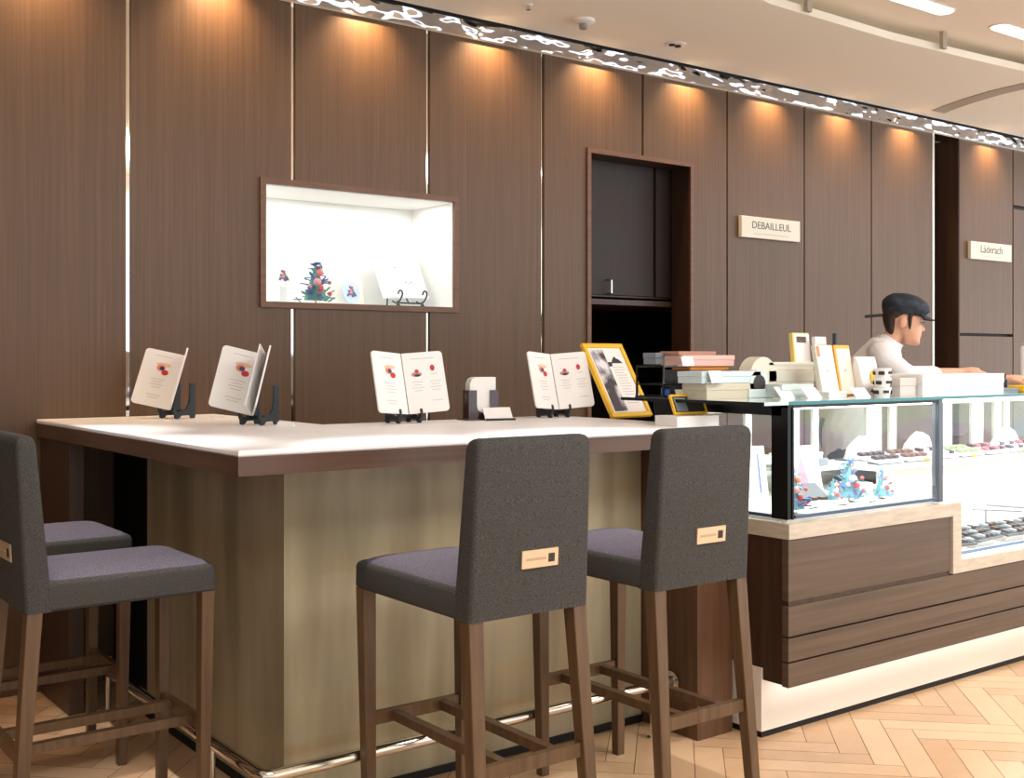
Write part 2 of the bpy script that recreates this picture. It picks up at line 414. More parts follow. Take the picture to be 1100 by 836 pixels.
# foot rail
t = thing('foot_rail', 'polished metal foot rail running low along the bronze clad counter front', 'rail', (2.1, 2.87, 0))
bm = nb(); tube(bm, [(1.31, 4.18, .18), (1.31, 2.88, .18), (1.318, 2.857, .18), (1.34, 2.85, .18), (2.842, 2.85, .18)], .0185, 12)
part('rail', bm, chrome, t, world=True, smooth=True)
bm = nb(); lathe(bm, [(.036, 2.838), (.036, 2.83), (.024, 2.826), (.02, 2.80)], (0, 2.85, .18), 20, 'X')
part('flange', bm, chrome, t, world=True, smooth=True)
for px, py in ((2.74, 2.85), (2.0, 2.85), (1.31, 4.15), (1.31, 3.2)):
    bm = nb(); lathe(bm, [(.02, 0), (.02, .006), (.009, .008), (.009, .165)], (px, py, 0), 12)
    part('post', bm, chrome, t, world=True, smooth=True)
bm = nb(); sphere(bm, (1.31, 4.15, .225), .016); lathe(bm, [(.007, .185), (.007, .225)], (1.31, 4.15, 0), 10)
part('post_cap', bm, chrome, t, world=True, smooth=True)

# ================================================================== bar stools
def make_stool():
    t = thing('bar_stool', '', 'stool', (0, 0, 0), 0, 'bar stools around the counter')
    w, d, df = .188, .27, .297
    # backrest: leaning slab, thicker at the bottom
    rings = []
    for z, k in ((.66, 0), (.664, .0), (.9, 0), (1.08, 0), (1.096, .004), (1.103, .010), (1.106, .018)):
        f = (z - .66) / .446; th = .038 - .010 * f; yc = -d + .038 - .036 * f
        ww = w - .008 * f - (k if k else 0); rings.append(rrect(ww, th - k * .9, .012, z, 0, yc))
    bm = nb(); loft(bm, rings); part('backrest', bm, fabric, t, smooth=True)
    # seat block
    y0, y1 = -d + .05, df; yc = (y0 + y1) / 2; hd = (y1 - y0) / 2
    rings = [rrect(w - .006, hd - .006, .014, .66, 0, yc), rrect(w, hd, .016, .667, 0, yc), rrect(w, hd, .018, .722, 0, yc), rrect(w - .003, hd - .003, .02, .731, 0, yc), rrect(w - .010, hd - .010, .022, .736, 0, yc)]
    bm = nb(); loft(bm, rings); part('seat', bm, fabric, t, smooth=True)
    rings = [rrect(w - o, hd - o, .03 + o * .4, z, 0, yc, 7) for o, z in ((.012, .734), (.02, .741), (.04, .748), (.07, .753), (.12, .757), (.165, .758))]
    bm = nb(); loft(bm, rings); part('seat_pad', bm, fabric_lit, t, smooth=True)
    def leg(x0, y0_, x1, y1_, ztop, s0=.021, s1=.015):
        bm = nb(); loft(bm, [rrect(s1, s1, .002, 0, x1, y1_, 2), rrect(s0, s0, .002, ztop, x0, y0_, 2)]); return bm
    for sx in (-1, 1):
        part('leg', leg(sx * (w - .024), df - .026, sx * (w - .030), df - .034, .662), wood_leg, t)
        part('leg', leg(sx * (w - .024), -d + .026, sx * (w - .008), -d - .03, .662, .022, .016), wood_leg, t)
    fx = w - .028; fy = df - .030; by = -d - .003
    zr = .292
    part('stretcher', B(-fx, fx, fy - .009, fy + .009, zr - .018, zr + .018), wood_leg, t)
    part('stretcher', B(-fx - .006, fx + .006, by - .01, by + .01, zr - .018, zr + .018), wood_leg, t)
    for x in (-.075, .085):
        part('stretcher', B(x - .013, x + .013, by + .008, fy - .008, zr - .013, zr + .013), wood_leg, t)
    # plate
    f = (.80 - .66) / .446; yb = -d - .032 * f - .0005 + .006 * f
    M = Matrix.Translation((.02, yb - .001, .800)) @ Matrix.Rotation(R(3.2), 4, 'X')
    bm = nb(); box(bm, -.0575, .0575, -.003, .002, -.0225, .0225, M=M)
    p = part('name_plate', bm, brass, t)
    bm = nb(); box(bm, .026, .046, -.0036, -.003, -.012, .010, M=M); part('emblem', bm, ink, p)
    bm = nb(); box(bm, -.045, .018, -.0034, -.003, -.004, .003, M=M); part('engraved_line', bm, mat('plate_engraving', (190, 164, 134), .5), p)
    return t
stools = [(1.763, 2.538, 0, 'charcoal bar stool in the middle of the front row, its backrest facing us'),
          (2.388, 2.545, 0, 'charcoal bar stool nearest the glass showcase, at the right end of the counter'),
          (.985, 3.200, -90, 'charcoal bar stool at the left side, cut by the photo edge, seat fully visible'),
          (.975, 3.850, -90, 'charcoal bar stool nearest the wall, mostly hidden behind the left stool')]
proto = make_stool()
for i, (x, y, a, lb) in enumerate(stools):
    o = proto if i == 0 else copy_tree(proto)
    o.location = (x, y, 0); o.rotation_euler = (0, 0, R(a)); o['label'] = lb
    if a: o.scale = (1, .88, 1)

# ================================================================== things on the counter
def stand_profile(h=.155):
    return [(-.075, .052), (-.068, .060), (-.060, .050), (-.056, .038), (-.044, .030), (-.02, .034), (.012, .040), (.034, .060), (.044, .09), (.046, h),
            (.082, h), (.084, .012), (.078, 0), (.052, 0), (.046, .014), (-.02, .014), (-.032, .003), (-.052, 0), (-.064, .004), (-.066, .02), (-.078, .036)]
def make_stand(loc, rz, label):
    t = thing('display_stand', label, 'stand', loc, rz, 'black display stands')
    for sx in (-.045, .045):
        part('side_bracket', prism(nb(), [(y * .66, z * .9) for y, z in stand_profile()], 'X', sx - .004, sx + .004), black_plastic, t)
    part('crossbar', B(-.045, .045, .0, .012, .018, .034), black_plastic, t)
    return t
def make_booklet(loc, rz, label, vang=18, lean=15, extra=False, right_print=True):
    t = thing('menu_booklet', label, 'menu', loc, rz, 'white open menu booklets')
    base = Matrix.Translation((0, -.030, .033)) @ Matrix.Rotation(R(-lean), 4, 'X')
    w, h = .158, .228
    for sgn in (-1, 1):
        M = base @ Matrix.Rotation(R(-vang * sgn), 4, 'Z')
        def ring(y, ins=0):
            r = .014; pts = [(.003, ins), (w - r, ins)]
            pts += [(w - r + r * math.sin(R(a)), ins + r - r * math.cos(R(a))) for a in (22, 45, 68, 90)]
            pts += [(w - r + r * math.cos(R(a)), h - r + r * math.sin(R(a))) for a in (0, 22, 45, 68, 90)]
            pts += [(.003, h)]
            return [tuple(M @ Vector((sgn * x, y, z))) for x, z in pts]
        bm = nb(); loft(bm, [ring(-.003), ring(.003)])
        pg = part('page', bm, paper, t)
        def disc(cx, cz, rx, rz_, m, nm, off=-.0036, ext=.0005):
            bm = nb(); ringp = lambda y: [tuple(M @ Vector((sgn * cx + rx * math.cos(a * .5236), y, cz + rz_ * math.sin(a * .5236)))) for a in range(12)]
            loft(bm, [ringp(off), ringp(off + ext)]); part(nm, bm, m, pg)
        def lines(cx, z0, n, hw):
            bm = nb()
            for q in range(n):
                ww = hw * (1 - .3 * (q % 2)); box(bm, sgn * cx - ww, sgn * cx + ww, -.0034, -.003, z0 - q * .011, z0 - q * .011 + .0025, M=M)
            part('text_lines', bm, faint, pg)
        if sgn < 0:
            disc(.072, .172, .030, .008, peach, 'picture'); disc(.08, .158, .017, .013, mat('orange_print', (226, 140, 110), .5), 'picture', -.0038)
            disc(.075, .157, .010, .008, navy, 'picture', -.0042); disc(.060, .142, .014, .011, red, 'picture', -.0042)
            lines(.08, .205, 1, .035); lines(.08, .11, 4, .028); lines(.08, .045, 2, .03)
        elif right_print:
            disc(.05, .145, .021, .009, mat('rose_print', (190, 130, 130), .5), 'picture'); disc(.052, .157, .008, .007, red, 'picture', -.0040)
            disc(.052, .141, .012, .005, ink, 'picture', -.0040)
            disc(.113, .166, .009, .012, red, 'picture'); lines(.118, .142, 1, .014)
            lines(.08, .203, 1, .045); lines(.05, .115, 4, .022); lines(.118, .115, 4, .022); lines(.118, .042, 1, .02)
        if extra and sgn > 0:
            M2 = base @ Matrix.Rotation(R(-(vang + 14)), 4, 'Z')
            bm = nb(); box(bm, .004, w - .01, -.002, .002, 0, h - .004, M=M2); part('page', bm, paper, t)
    return t
BK = [((1.66, 4.42), -72, 20, 38, 'white menu booklet at the far left of the counter, closest to the wall', False),
      ((1.735, 3.82), -66, 20, 46, 'white menu booklet second from the left, its pages folded towards us', True),
      ((2.21, 3.60), 0, 15, 17, 'white open menu booklet left of the card holder, two printed pages', False),
      ((2.90, 3.58), 0, 15, 17, 'white open menu booklet between the card holder and the yellow frame', False)]
for (xy, rz, lean, va, lb, ex) in BK:
    make_booklet((*xy, CT), R(rz), lb, va, lean, ex)
    make_stand((*xy, CT), R(rz), 'black display stand under the ' + lb.replace('white open ', '').replace('white ', '').split(',')[0])
# small white price tags next to the stands on the left
for (x, y, rz, lb) in ((1.765, 4.27, -40, 'small white tag lying beside the far left display stand'), (1.785, 3.70, -45, 'small white tag in front of the second booklet from the left')):
    bm = nb(); box(bm, -.03, .03, -.02, .02, 0, .004); box(bm, -.03, .03, -.004, .0, .004, .014)
    bm.transform(Matrix.Translation((x, y, CT)) @ Matrix.Rotation(R(rz), 4, 'Z'))
    single('price_tag', bm, paper, lb, 'tag', 'small tags on the counter')
# card holder
t = thing('card_holder', 'dark brown card holder filled with white cards on the counter', 'holder', (2.56, 3.61, CT), R(-12))
hm = mat('dark_brown_acrylic', (62, 40, 42), .15, coat=.5)
bm = nb(); arc = [(-.028 + 0, .115), (-.028, .055)] + [(.028 * math.sin(R(a)) * 1 - 0, .055 - .028 * math.cos(R(a)) + 0) for a in (-60, -30, 0, 30, 60)] + [(.028, .055), (.028, .115)]
prism(bm, [(-.062, .0), (.062, .0), (.062, .115), (.028, .115)] + [(.028, .055)] + [(.028 * math.sin(R(a)), .055 - .028 * math.cos(R(a))) for a in (60, 30, 0, -30, -60)] + [(-.028, .055), (-.028, .115), (-.062, .115)], 'Y', -.03, -.026)
part('front_plate', bm, hm, t)
bm = nb(); box(bm, -.062, -.058, -.026, .03, 0, .115); box(bm, .058, .062, -.026, .03, 0, .115); box(bm, -.058, .058, .027, .03, 0, .115)
part('body', bm, hm, t)
part('base', B(-.085, .062, -.045, .035, 0, .006), hm, t)
bm = nb(); pc = [(-.054, .006), (.054, .006), (.054, .165), (-.03, .165), (-.046, .158), (-.054, .14)]
prism(bm, pc, 'Y', -.022, .022); part('cards', bm, paper, t)
t = thing('tent_card', 'small white card tilted on a dark foot before the card holder', 'card', (2.595, 3.53, CT), R(-12))
M = Matrix.Rotation(R(-35), 4, 'X')
part('card', B(-.06, .055, -.002, .002, .004, .058, M=M), paper, t); part('foot', B(-.058, .06, -.012, .03, 0, .008), black_plastic, t)
# yellow framed poster
t = thing('framed_poster', 'large yellow frame with a black-and-white photograph leaning on a prop', 'frame', (3.175, 3.45, CT), R(4))
M = Matrix.Translation((0, -.03, .0)) @ Matrix.Rotation(R(-31), 4, 'X')
W_, H_ = .118, .345
for nm, a in (('frame_bar', (-W_, W_, 0, .02)), ('frame_bar', (-W_, W_, H_ - .02, H_)), ('frame_bar', (-W_, -W_ + .02, .02, H_ - .02)), ('frame_bar', (W_ - .02, W_, .02, H_ - .02))):
    part(nm, B(a[0], a[1], -.009, .009, a[2], a[3], M=M, bev=.003), yellow, t)
pp = part('poster', B(-W_ + .018, W_ - .018, -.002, .004, .018, H_ - .018, M=M), paper, t)
part('photograph', B(-.084, -.010, -.0035, -.002, .028, H_ - .028, M=M), photo_bw, pp)
bm = nb(); prism(bm, [(.012, .252), (.078, .252), (.062, .27), (.05, .274), (.044, .284), (.034, .278), (.022, .266)], 'Y', -.003, -.002); bm.transform(M); part('mountain_logo', bm, ink, pp)
bm = nb()
for q in range(14): box(bm, .012, .074 - .012 * (q % 3 == 2), -.0028, -.002, .232 - q * .013, .235 - q * .013, M=M)
part('text_lines', bm, faint, pp)
part('prop', prism(nb(), [(.0, .0), (.09, 0), (.085, .008), (.10, .22), (.092, .222), (.07, .02)], 'X', -.01, .01), black_plastic, t)

# ================================================================== things in the niche
greens = [mat('ornament_teal', (66, 130, 130), .5), mat('ornament_blue', (58, 92, 150), .5), mat('ornament_red', (206, 60, 66), .4), mat('ornament_pink', (232, 150, 160), .4),
          mat('ornament_purple', (112, 78, 140), .5), mat('ornament_orange', (232, 128, 96), .4), mat('ornament_green', (70, 140, 96), .5)]
def tree(name, loc, h, label, group=None, nleaf=46, seed=1, cat='decoration'):
    rnd = random.Random(seed); t = thing(name, label, cat, loc, 0, group)
    part('trunk', lathe(nb(), [(h * .10, 0), (h * .10, h * .02), (h * .02, h * .03), (h * .012, h * .95)], n=10), mat('ornament_gold', (200, 160, 90), .4, .6), t)
    bmc = nb(); lathe(bmc, [(h * .27, h * .10), (h * .2, h * .3), (h * .13, h * .55), (h * .05, h * .8), (.001, h * .98)], n=9, mi=0)
    for k in range(nleaf):
        z = rnd.random() ** 1.3; a = rnd.random() * 6.283; rr = (1 - z) * .36 * h * (.8 + .4 * rnd.random()) + .02 * h
        M = Matrix.Translation((rr * math.cos(a), rr * math.sin(a), h * (.1 + .85 * z))) @ Matrix.Rotation(a, 4, 'Z') @ Matrix.Rotation(R(rnd.uniform(-50, 20)), 4, 'Y')
        box(bmc, -h * .09, h * .09, -h * .03, h * .03, -h * .012, h * .012, mi=rnd.choice((0, 1, 1, 4, 6)), M=M)
    part('foliage', bmc, greens, t)
    for (fx, fz, r, mi) in ((.05, .72, .085, 5), (-.03, .50, .09, 3), (.02, .36, .09, 2), (.26, .24, .05, 2), (-.22, .4, .05, 3), (.28, .5, .045, 2), (-.05, .2, .05, 4)):
        part('bauble', sphere(nb(), (fx * h, -.22 * h * (1.1 - fz), fz * h), r * h, u=12, v=8), greens[mi], t, smooth=True)
    return t
YN = YW + .03
tree('ornament_tree', (2.475, YN + .10, NZ0), .205, 'colourful miniature tree standing in the lit wall niche', seed=3, nleaf=60)
def plate(loc, r, label, bgc, stand=True):
    t = thing('picture_card', label, 'card', loc, R(12), 'tree picture cards in the niche')
    M = Matrix.Rotation(R(-10), 4, 'X')
    bm = nb(); lathe(bm, [(r, -.003), (r, .003)], (0, 0, r + .0), 28, 'Y'); bm.transform(M); p = part('disc', bm, bgc, t)
    bm = nb(); rnd = random.Random(4)
    for k in range(26):
        z = rnd.random(); x = (1 - z) * rnd.uniform(-.55, .55) * r
        c = (x, -.0045, r * (.55 + z * 1.05)); s = r * .11
        box(bm, c[0] - s, c[0] + s, -.0055, -.003, c[2] - s * .6, c[2] + s * .6, mi=rnd.choice((0, 1, 1, 4, 6)))
    for (x, z, s, mi) in ((.08, 1.35, .15, 2), (-.06, .95, .16, 3), (.0, .8, .12, 2)):
        lathe(bm, [(s * r, -.0065), (s * r, -.003)], (x * r, 0, z * r), 10, 'Y', mi=mi)
    bm.transform(M); part('tree_print', bm, greens, t)
    return t
plate((2.315, YN + .10, NZ0 + .075), .052, 'round white card with a small tree print at the left of the niche', paper)
plate((2.70, YN + .16, NZ0 + .015), .055, 'round pale blue card with a tree print right of the miniature tree', mat('pale_blue_card', (196, 212, 240), .5))
t = thing('card_block', 'small clear block carrying the round white card in the niche', 'stand', (2.315, YN + .10, NZ0))
part('post', B(-.012, .012, .0, .02, 0, .09), mat('clear_acrylic', (225, 225, 225), .2), t); part('base', B(-.05, .05, -.02, .05, 0, .01), mat('clear_acrylic', (225, 225, 225), .2), t)
t = thing('backing_card', 'cream card leaning behind the pale blue card in the niche', 'card', (2.70, YN + .2, NZ0))
part('card', B(-.09, .09, 0, .004, 0, .135, M=Matrix.Rotation(R(-12), 4, 'X')), mat('cream_card', (232, 226, 214), .6), t)
t = thing('display_board', 'white rectangular board with tiny dots leaning in the niche', 'board', (2.97, YN + .10, NZ0 + .045), R(0))
M = Matrix.Rotation(R(-30), 4, 'X')
bd = part('board', B(-.13, .13, -.006, .010, 0, .30, M=M, bev=.002), mat('board_white', (250, 250, 250), .5), t)
bm = nb()
for (x, z, s) in ((-.02, .175, .006), (.0, .14, .004), (.02, .09, .005), (.035, .082, .004), (.05, .09, .005), (.045, .1, .003)):
    bm = nb(); lathe(bm, [(s, -.0068), (s, -.0058)], (x, 0, z), 10, 'Y'); bm.transform(M); part('dot', bm, mat('dot_grey', (130, 130, 136), .5), bd)
t = thing('iron_easel', 'black iron easel with curled feet holding the white board', 'easel', (2.97, YN + .10, NZ0))
for sx in (-.07, .07):
    pts = [(sx, -.055 + .02 * math.cos(a), .062 + .018 * math.sin(a)) for a in (0, .8, 1.6, 2.4, 3.2, 4.0)] + [(sx, -.05, .03), (sx, -.03, .022), (sx, -.01, .02), (sx, .02, .03)]
    part('curl', tube(nb(), pts, .0045, 8), black_metal, t, smooth=True)
    part('foot', tube(nb(), [(sx - .018, -.05, .003), (sx - .005, -.04, .018), (sx, -.03, .024), (sx + .01, -.02, .012), (sx + .02, -.02, .003)], .005, 8), black_metal, t, smooth=True)
part('crossbar', tube(nb(), [(-.07, -.02, .02), (.07, -.02, .02)], .004, 8), black_metal, t)
part('back_leg', tube(nb(), [(0, -.02, .02), (0, .17, .20), (0, .19, .004)], .004, 8), black_metal, t)

# ================================================================== closet behind the doorway
t = thing('wall_cabinet', 'dark wood cabinet with two tall doors inside the doorway', 'cabinet', (4.5, 5.2, 1.56))
YC = YW + .16
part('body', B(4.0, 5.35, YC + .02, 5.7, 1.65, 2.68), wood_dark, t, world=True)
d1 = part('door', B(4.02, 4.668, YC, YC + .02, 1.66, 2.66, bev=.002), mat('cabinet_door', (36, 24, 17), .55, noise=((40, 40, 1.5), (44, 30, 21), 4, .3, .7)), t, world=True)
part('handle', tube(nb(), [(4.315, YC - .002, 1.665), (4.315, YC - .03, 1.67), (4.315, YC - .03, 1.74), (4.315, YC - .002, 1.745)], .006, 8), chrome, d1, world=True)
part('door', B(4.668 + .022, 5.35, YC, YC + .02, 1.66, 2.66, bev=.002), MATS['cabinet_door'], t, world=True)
t = thing('closet_shelf', 'dark wooden shelf board under the closet cabinet', 'shelf', (4.6, 5.2, 1.5))
part('board', B(4.0, 5.35, YC - .004, 5.6, 1.605, 1.635), wood_dark, t, world=True); part('support', B(4.0, 4.09, YC, 5.6, 0, 1.604), wood_dark, t, world=True)
# ================================================================== signs
def sign(x0, x1, z0, z1, s, size, label, sc):
    xc = (x0 + x1) / 2; t = thing('wall_sign', label, 'sign', (xc, YW, z0))
    part('plate', B(x0, x1, YW - .028, YW - .002, z0, z1, bev=.002), mat('sign_face', (226, 222, 206), .5), t, world=True)
    M = Matrix.Translation(((xc, YW - .0285, (z0 + z1) / 2 + .012))) @ Matrix.Rotation(R(90), 4, 'X')
    text('lettering', s, size, mat('sign_ink', (96, 96, 92), .5), t, TM[t.name].inverted() @ M, font_scale=sc)
    part('small_text_line', B(xc - .15 * sc[0], xc + .15 * sc[0], YW - .0288, YW - .028, z0 + .024, z0 + .028), mat('sign_small_ink', (186, 184, 172), .5), t, world=True)
sign(5.216, 5.753, 2.030, 2.158, 'DEBAILLEUL', .062, 'ivory wall sign reading DEBAILLEUL above the showcase', (1.08, 1))
sign(7.665, 8.215, 2.028, 2.156, 'Läderach', .082, 'ivory wall sign at the far right, right of the dark recess', (1, 1))
# ================================================================== ceiling fittings
t = thing('smoke_detector', 'round white smoke detector on the ceiling', 'detector', (3.72, 4.36, ZC))
part('base', lathe(nb(), [(.058, 0), (.058, -.012), (.045, -.02)], n=24), white, t, smooth=True); part('sensor', lathe(nb(), [(.022, -.02), (.02, -.045), (.012, -.048)], n=16), mat('sensor_grey', (150, 148, 142), .5), t, smooth=True)
t = thing('downlight', 'small twin recessed downlight in the ceiling beside the smoke detector', 'light', (4.40, 4.40, ZC))
part('ring', lathe(nb(), [(.06, .0), (.06, -.004), (.045, -.005)], n=24), white, t)
for s in (-.022, .022): part('lamp', lathe(nb(), [(.017, -.003), (.017, -.012), (.01, -.013)], (s, 0, 0), 14), ink, t)
t = thing('sprinkler_head', 'tiny sprinkler head on the ceiling at the top edge of the photo', 'sprinkler', (3.35, 4.33, ZC))
part('rosette', lathe(nb(), [(.022, 0), (.02, -.005)], n=16), white, t); part('nozzle', lathe(nb(), [(.007, -.004), (.007, -.02), (.012, -.022), (.012, -.025)], n=12), chrome, t)
t = thing('ceiling_spot', 'tiny dark spotlight on the raised bright ceiling', 'light', (4.63, 3.30, 3.09))
part('ring', lathe(nb(), [(.035, 0), (.035, -.004)], n=16), ink, t); part('lamp', lathe(nb(), [(.018, -.004), (.014, -.01)], n=12), black_metal, t)
for i, (x, y) in enumerate(((4.52, 3.61), (5.655, 3.60))):
    t = thing('ceiling_rod', ('slim grey rod hanging at the left end of the raised ceiling', 'slim grey rod hanging nearer the right edge of the photo, by the raised ceiling')[i], 'rod', (x, y, 3.0), 0, 'hanging rods')
    part('rod', B(-.018, .018, -.011, .011, -.005, .085), mat('rod_grey', (176, 166, 150), .5), t)

gl_ = mat('ceiling_light_diffuser', (255, 255, 255), .5, emit=((255, 252, 246), 1.6))
for x, y, lb in ((5.11, 3.38, 'long glowing ceiling light on the raised ceiling, left of the second rod'), (6.02, 3.36, 'glowing ceiling light on the raised ceiling at the right edge of the photo')):
    t = thing('ceiling_light', lb, 'light', (x, y, 3.09), 0, 'lights on the raised ceiling')
    bm = nb(); loft(bm, [rrect(.26, .05, .05, -.001), rrect(.25, .045, .045, -.010)]); part('diffuser', bm, gl_, t)
    bm = nb(); loft(bm, [rrect(.265, .055, .05, -.0005), rrect(.265, .055, .05, -.004)]); part('housing', bm, white, t)
# ================================================================== glass showcase
SX, SY, SXR, SYB = 3.035, 2.505, 6.6, 3.15
t = thing('glass_showcase', 'long lit glass showcase with stone ledge, walnut boards and glowing white plinth', 'showcase', (4.8, 2.8, 0))
P = lambda n, bm, m, **k: part(n, bm, m, t, world=True, **k)
P('plinth', B(3.04, SXR, 2.626, 3.12, .022, .24), glow_white)
P('kick_strip', B(3.045, SXR, 2.630, 3.12, 0, .022), black)
P('side_panel', B(SX + .012, SX + .03, SY + .025, SYB, .20, .695), wood_dark)
P('carcass', B(SX + .031, SXR, SY + .03, SYB, .205, .44), wood_dark)
for z0, z1, x0, x1, yo in ((.487, .694, SX, 3.985, 0), (.370, .470, SX, SXR, 0), (.286, .364, SX, SXR, 0), (.199, .280, SX, SXR, 0)):
    P('front_board', B(x0, x1, SY + yo, SY + .028, z0, z1, bev=.0015), wood_case)
P('front_board', B(SX + .01, 3.985, SY + .008, SY + .028, .470, .487), wood_dark)
P('front_board', B(3.96, 3.99, SY + .012, SY + .028, .487, .64), wood_dark)
bm = nb()
prism(bm, [(SX - .004, .6957), (3.992, .6957), (3.992, .474), (SXR, .474), (SXR, .519), (4.049, .519), (4.049, .747), (SX - .004, .747)], 'Y', SY - .006, SY + .034)
box(bm, SX - .004, SX + .034, SY + .034, SYB, .6957, .747)
P('stone_ledge', bm, travertine)
P('deck', B(SX + .034, 4.049, SY + .034, SYB, .70, .760), white)
P('lower_deck', B(4.049, SXR, SY + .034, SYB, .44, .515), white)
P('riser', B(4.049, SXR, 2.87, 2.885, .515, .84), white)
P('riser_side', B(4.035, 4.049, SY + .036, 2.87, .52, .745), white)
P('inner_shelf', B(3.98, SXR, 2.83, 3.13, .842, .862), mat('shelf_grey_glass', (196, 206, 200), .3))
P('inner_shelf', B(SX + .3, 3.98, 2.98, 3.13, .842, .862), MATS['shelf_grey_glass'])
# glazing
P('front_glass', B(SX + .03, 3.905, SY + .008, SY + .016, .772, 1.138), glass)
P('front_glass', B(3.935, SXR, SY + .008, SY + .016, .53, 1.138), glass)
P('side_glass', B(SX + .008, SX + .016, SY + .075, 2.95, .772, 1.11), glass)
P('side_rear_panel', B(SX + .004, SX + .02, 2.95, SYB, .76, 1.11), black_metal)
P('corner_post', B(SX, SX + .02, SY + .004, SY + .074, .760, 1.145, bev=.002), black_metal)
P('corner_post', B(SX + .02, SX + .030, SY, SY + .02, .760, 1.145, bev=.002), black_metal)
P('middle_post', B(3.905, 3.935, SY, SY + .03, .755, 1.145, bev=.002), mat('grey_metal', (84, 90, 98), .3, .5))
blue_rail = mat('blue_grey_rail', (70, 92, 116), .3, .3)
P('bottom_rail', B(SX + .04, 3.91, SY + .002, SY + .022, .762, .772), blue_rail)
P('bottom_rail', B(SX + .002, SX + .022, SY + .07, SYB, .762, .772), blue_rail)
P('bottom_rail', B(4.052, SXR, SY + .004, SY + .02, .540, .552), mat('blue_line', (120, 150, 190), .3))
P('top_rail', B(SX, 3.935, SY + .002, SY + .03, 1.134, 1.1445), black_metal)  # front strip: its black stands in for the shadow gap below the glass
P('top_rail', B(SX, SX + .03, SY + .03, SYB, 1.108, 1.1445), black_metal)
P('glass_top', B(2.90, SXR, SY - .010, SYB + .03, 1.1455, 1.157), mat('top_glass', (200, 214, 214), .06, spec=.7))
P('glass_top_edge', B(SX - .01, SXR, SY - .0125, SY - .010, 1.1455, 1.157), teal)
P('glass_top_edge', B(2.897, 2.90, SY - .0125, SYB + .03, 1.1455, 1.157), black_metal)
P('light_cover', B(SX + .05, SXR, SY + .04, SY + .075, 1.128, 1.144), mat('led_strip', (255, 252, 245), .5, emit=((255, 250, 240), 6)))
# rear sliding doors: white frames around glass
rf = mat('rear_frame_white', (232, 234, 226), .4)
for x0, x1 in ((3.06, 3.12), (3.535, 3.57), (3.83, 3.87), (3.96, 3.995), (4.33, 4.44), (4.503, 4.553), (4.86, 5.0), (5.17, 5.27), (5.37, 5.43), (5.46, 5.51), (5.9, 6.0)):
    P('rear_frame', B(x0, x1, 3.135, SYB, .862, 1.11), rf)
P('rear_rail', B(SX + .05, SXR, 3.13, SYB + .004, 1.085, 1.144), mat('rear_rail_beige', (214, 204, 190), .4))
P('rear_rail', B(SX + .05, SXR, 3.13, SYB + .004, .60, .862), rf)
P('rear_glass', B(3.12, 5.9, 3.14, 3.144, .862, 1.085), glass)
area('case_light', (4.8, SY + .10, 1.125), 3.4, .05, 13, (1, .99, .97))
area('case_light', (5.3, SY + .12, .80), 2.3, .05, 5, (1, .99, .97))  # fill light added low in the case, no fixture there
area('case_light', (3.55, 2.75, 1.12), .8, .3, 2.5, (1, .99, .97))
area('case_light', (4.8, 3.0, 1.125), 3.4, .05, 6, (1, .99, .97))
area('plinth_glow', (4.82, 2.568, .192), 3.5, .04, 1.6, (1, .99, .98), (R(25), 0, 0))

# ---------------------------------------------------------------- inside the case
choc = mat('dark_chocolate', (58, 40, 38), .4); milk = mat('milk_chocolate', (112, 74, 56), .4); slate = mat('slate_tray', (74, 80, 88), .4)
gbox = mat('grey_box', (132, 140, 146), .5); pink = mat('pink_box', (232, 190, 178), .5); ivory = mat('ivory_box', (226, 224, 206), .5)
palegreen = mat('pale_green_box', (206, 220, 214), .5); orange = mat('orange_sweet', (236, 150, 60), .5)
greens_dark = greens; greens = [mat('pale_teal_leaf', (100, 156, 168), .5), mat('pale_blue_leaf', (96, 120, 186), .5), mat('pale_red', (220, 80, 86), .4), mat('pale_pink', (246, 190, 196), .4), mat('pale_purple', (130, 100, 160), .5), mat('pale_orange', (244, 160, 130), .4), mat('pale_green_leaf', (104, 160, 140), .5)]  # paler ornament palette: wash of the bright case put into the colours
tree('ornament_tree', (3.19, 2.615, .760), .165, 'miniature colourful tree just inside the glass by the black corner post', seed=5, nleaf=40, group='miniature trees in the showcase')
tree('ornament_tree', (3.62, 2.70, .760), .175, 'tallest miniature tree in the middle of the lit showcase', seed=8, nleaf=40, group='miniature trees in the showcase')
tree('ornament_tree', (3.80, 2.68, .760), .12, 'small miniature tree nearest the middle metal post of the showcase', seed=9, nleaf=30, group='miniature trees in the showcase')
tree('ornament_tree', (3.50, 2.68, .760), .10, 'small pink miniature tree left of the tallest one in the showcase', seed=11, nleaf=26, group='miniature trees in the showcase')
tree('ornament_tree', (3.13, 2.86, .760), .11, 'small miniature tree seen through the side glass of the showcase', seed=14, nleaf=26, group='miniature trees in the showcase')
t = thing('picture_card', 'tall white picture card with a printed tree standing inside the showcase', 'card', (3.62, 2.90, .760), 0)
M = Matrix.Rotation(R(-12), 4, 'X'); cd = part('card', B(-.11, .11, 0, .004, 0, .20, M=M), mat('greige_card', (214, 206, 198), .6), t)
bm = nb(); prism(bm, [(-.03, .05), (.03, .05), (.012, .13), (0, .16), (-.012, .13)], 'Y', -.002, 0); bm.transform(M); part('tree_print', bm, mat('mauve_print', (170, 130, 150), .6), cd)
t = thing('picture_card', 'white picture card with coloured stripes behind the side glass', 'card', (3.345, 2.92, .760), R(-20))
cd = part('card', B(-.06, .06, 0, .004, 0, .21, M=M), paper, t)
for x, m_ in ((-.03, greens[0]), (0, greens[3]), (.025, greens[1])): part('stripe', B(x, x + .008, -.001, 0, .03, .18, M=M), m_, cd)
t = thing('chocolate_box', 'open slate-coloured chocolate box with its lid tilted up in the showcase', 'box', (3.45, 2.72, .760), R(-14))
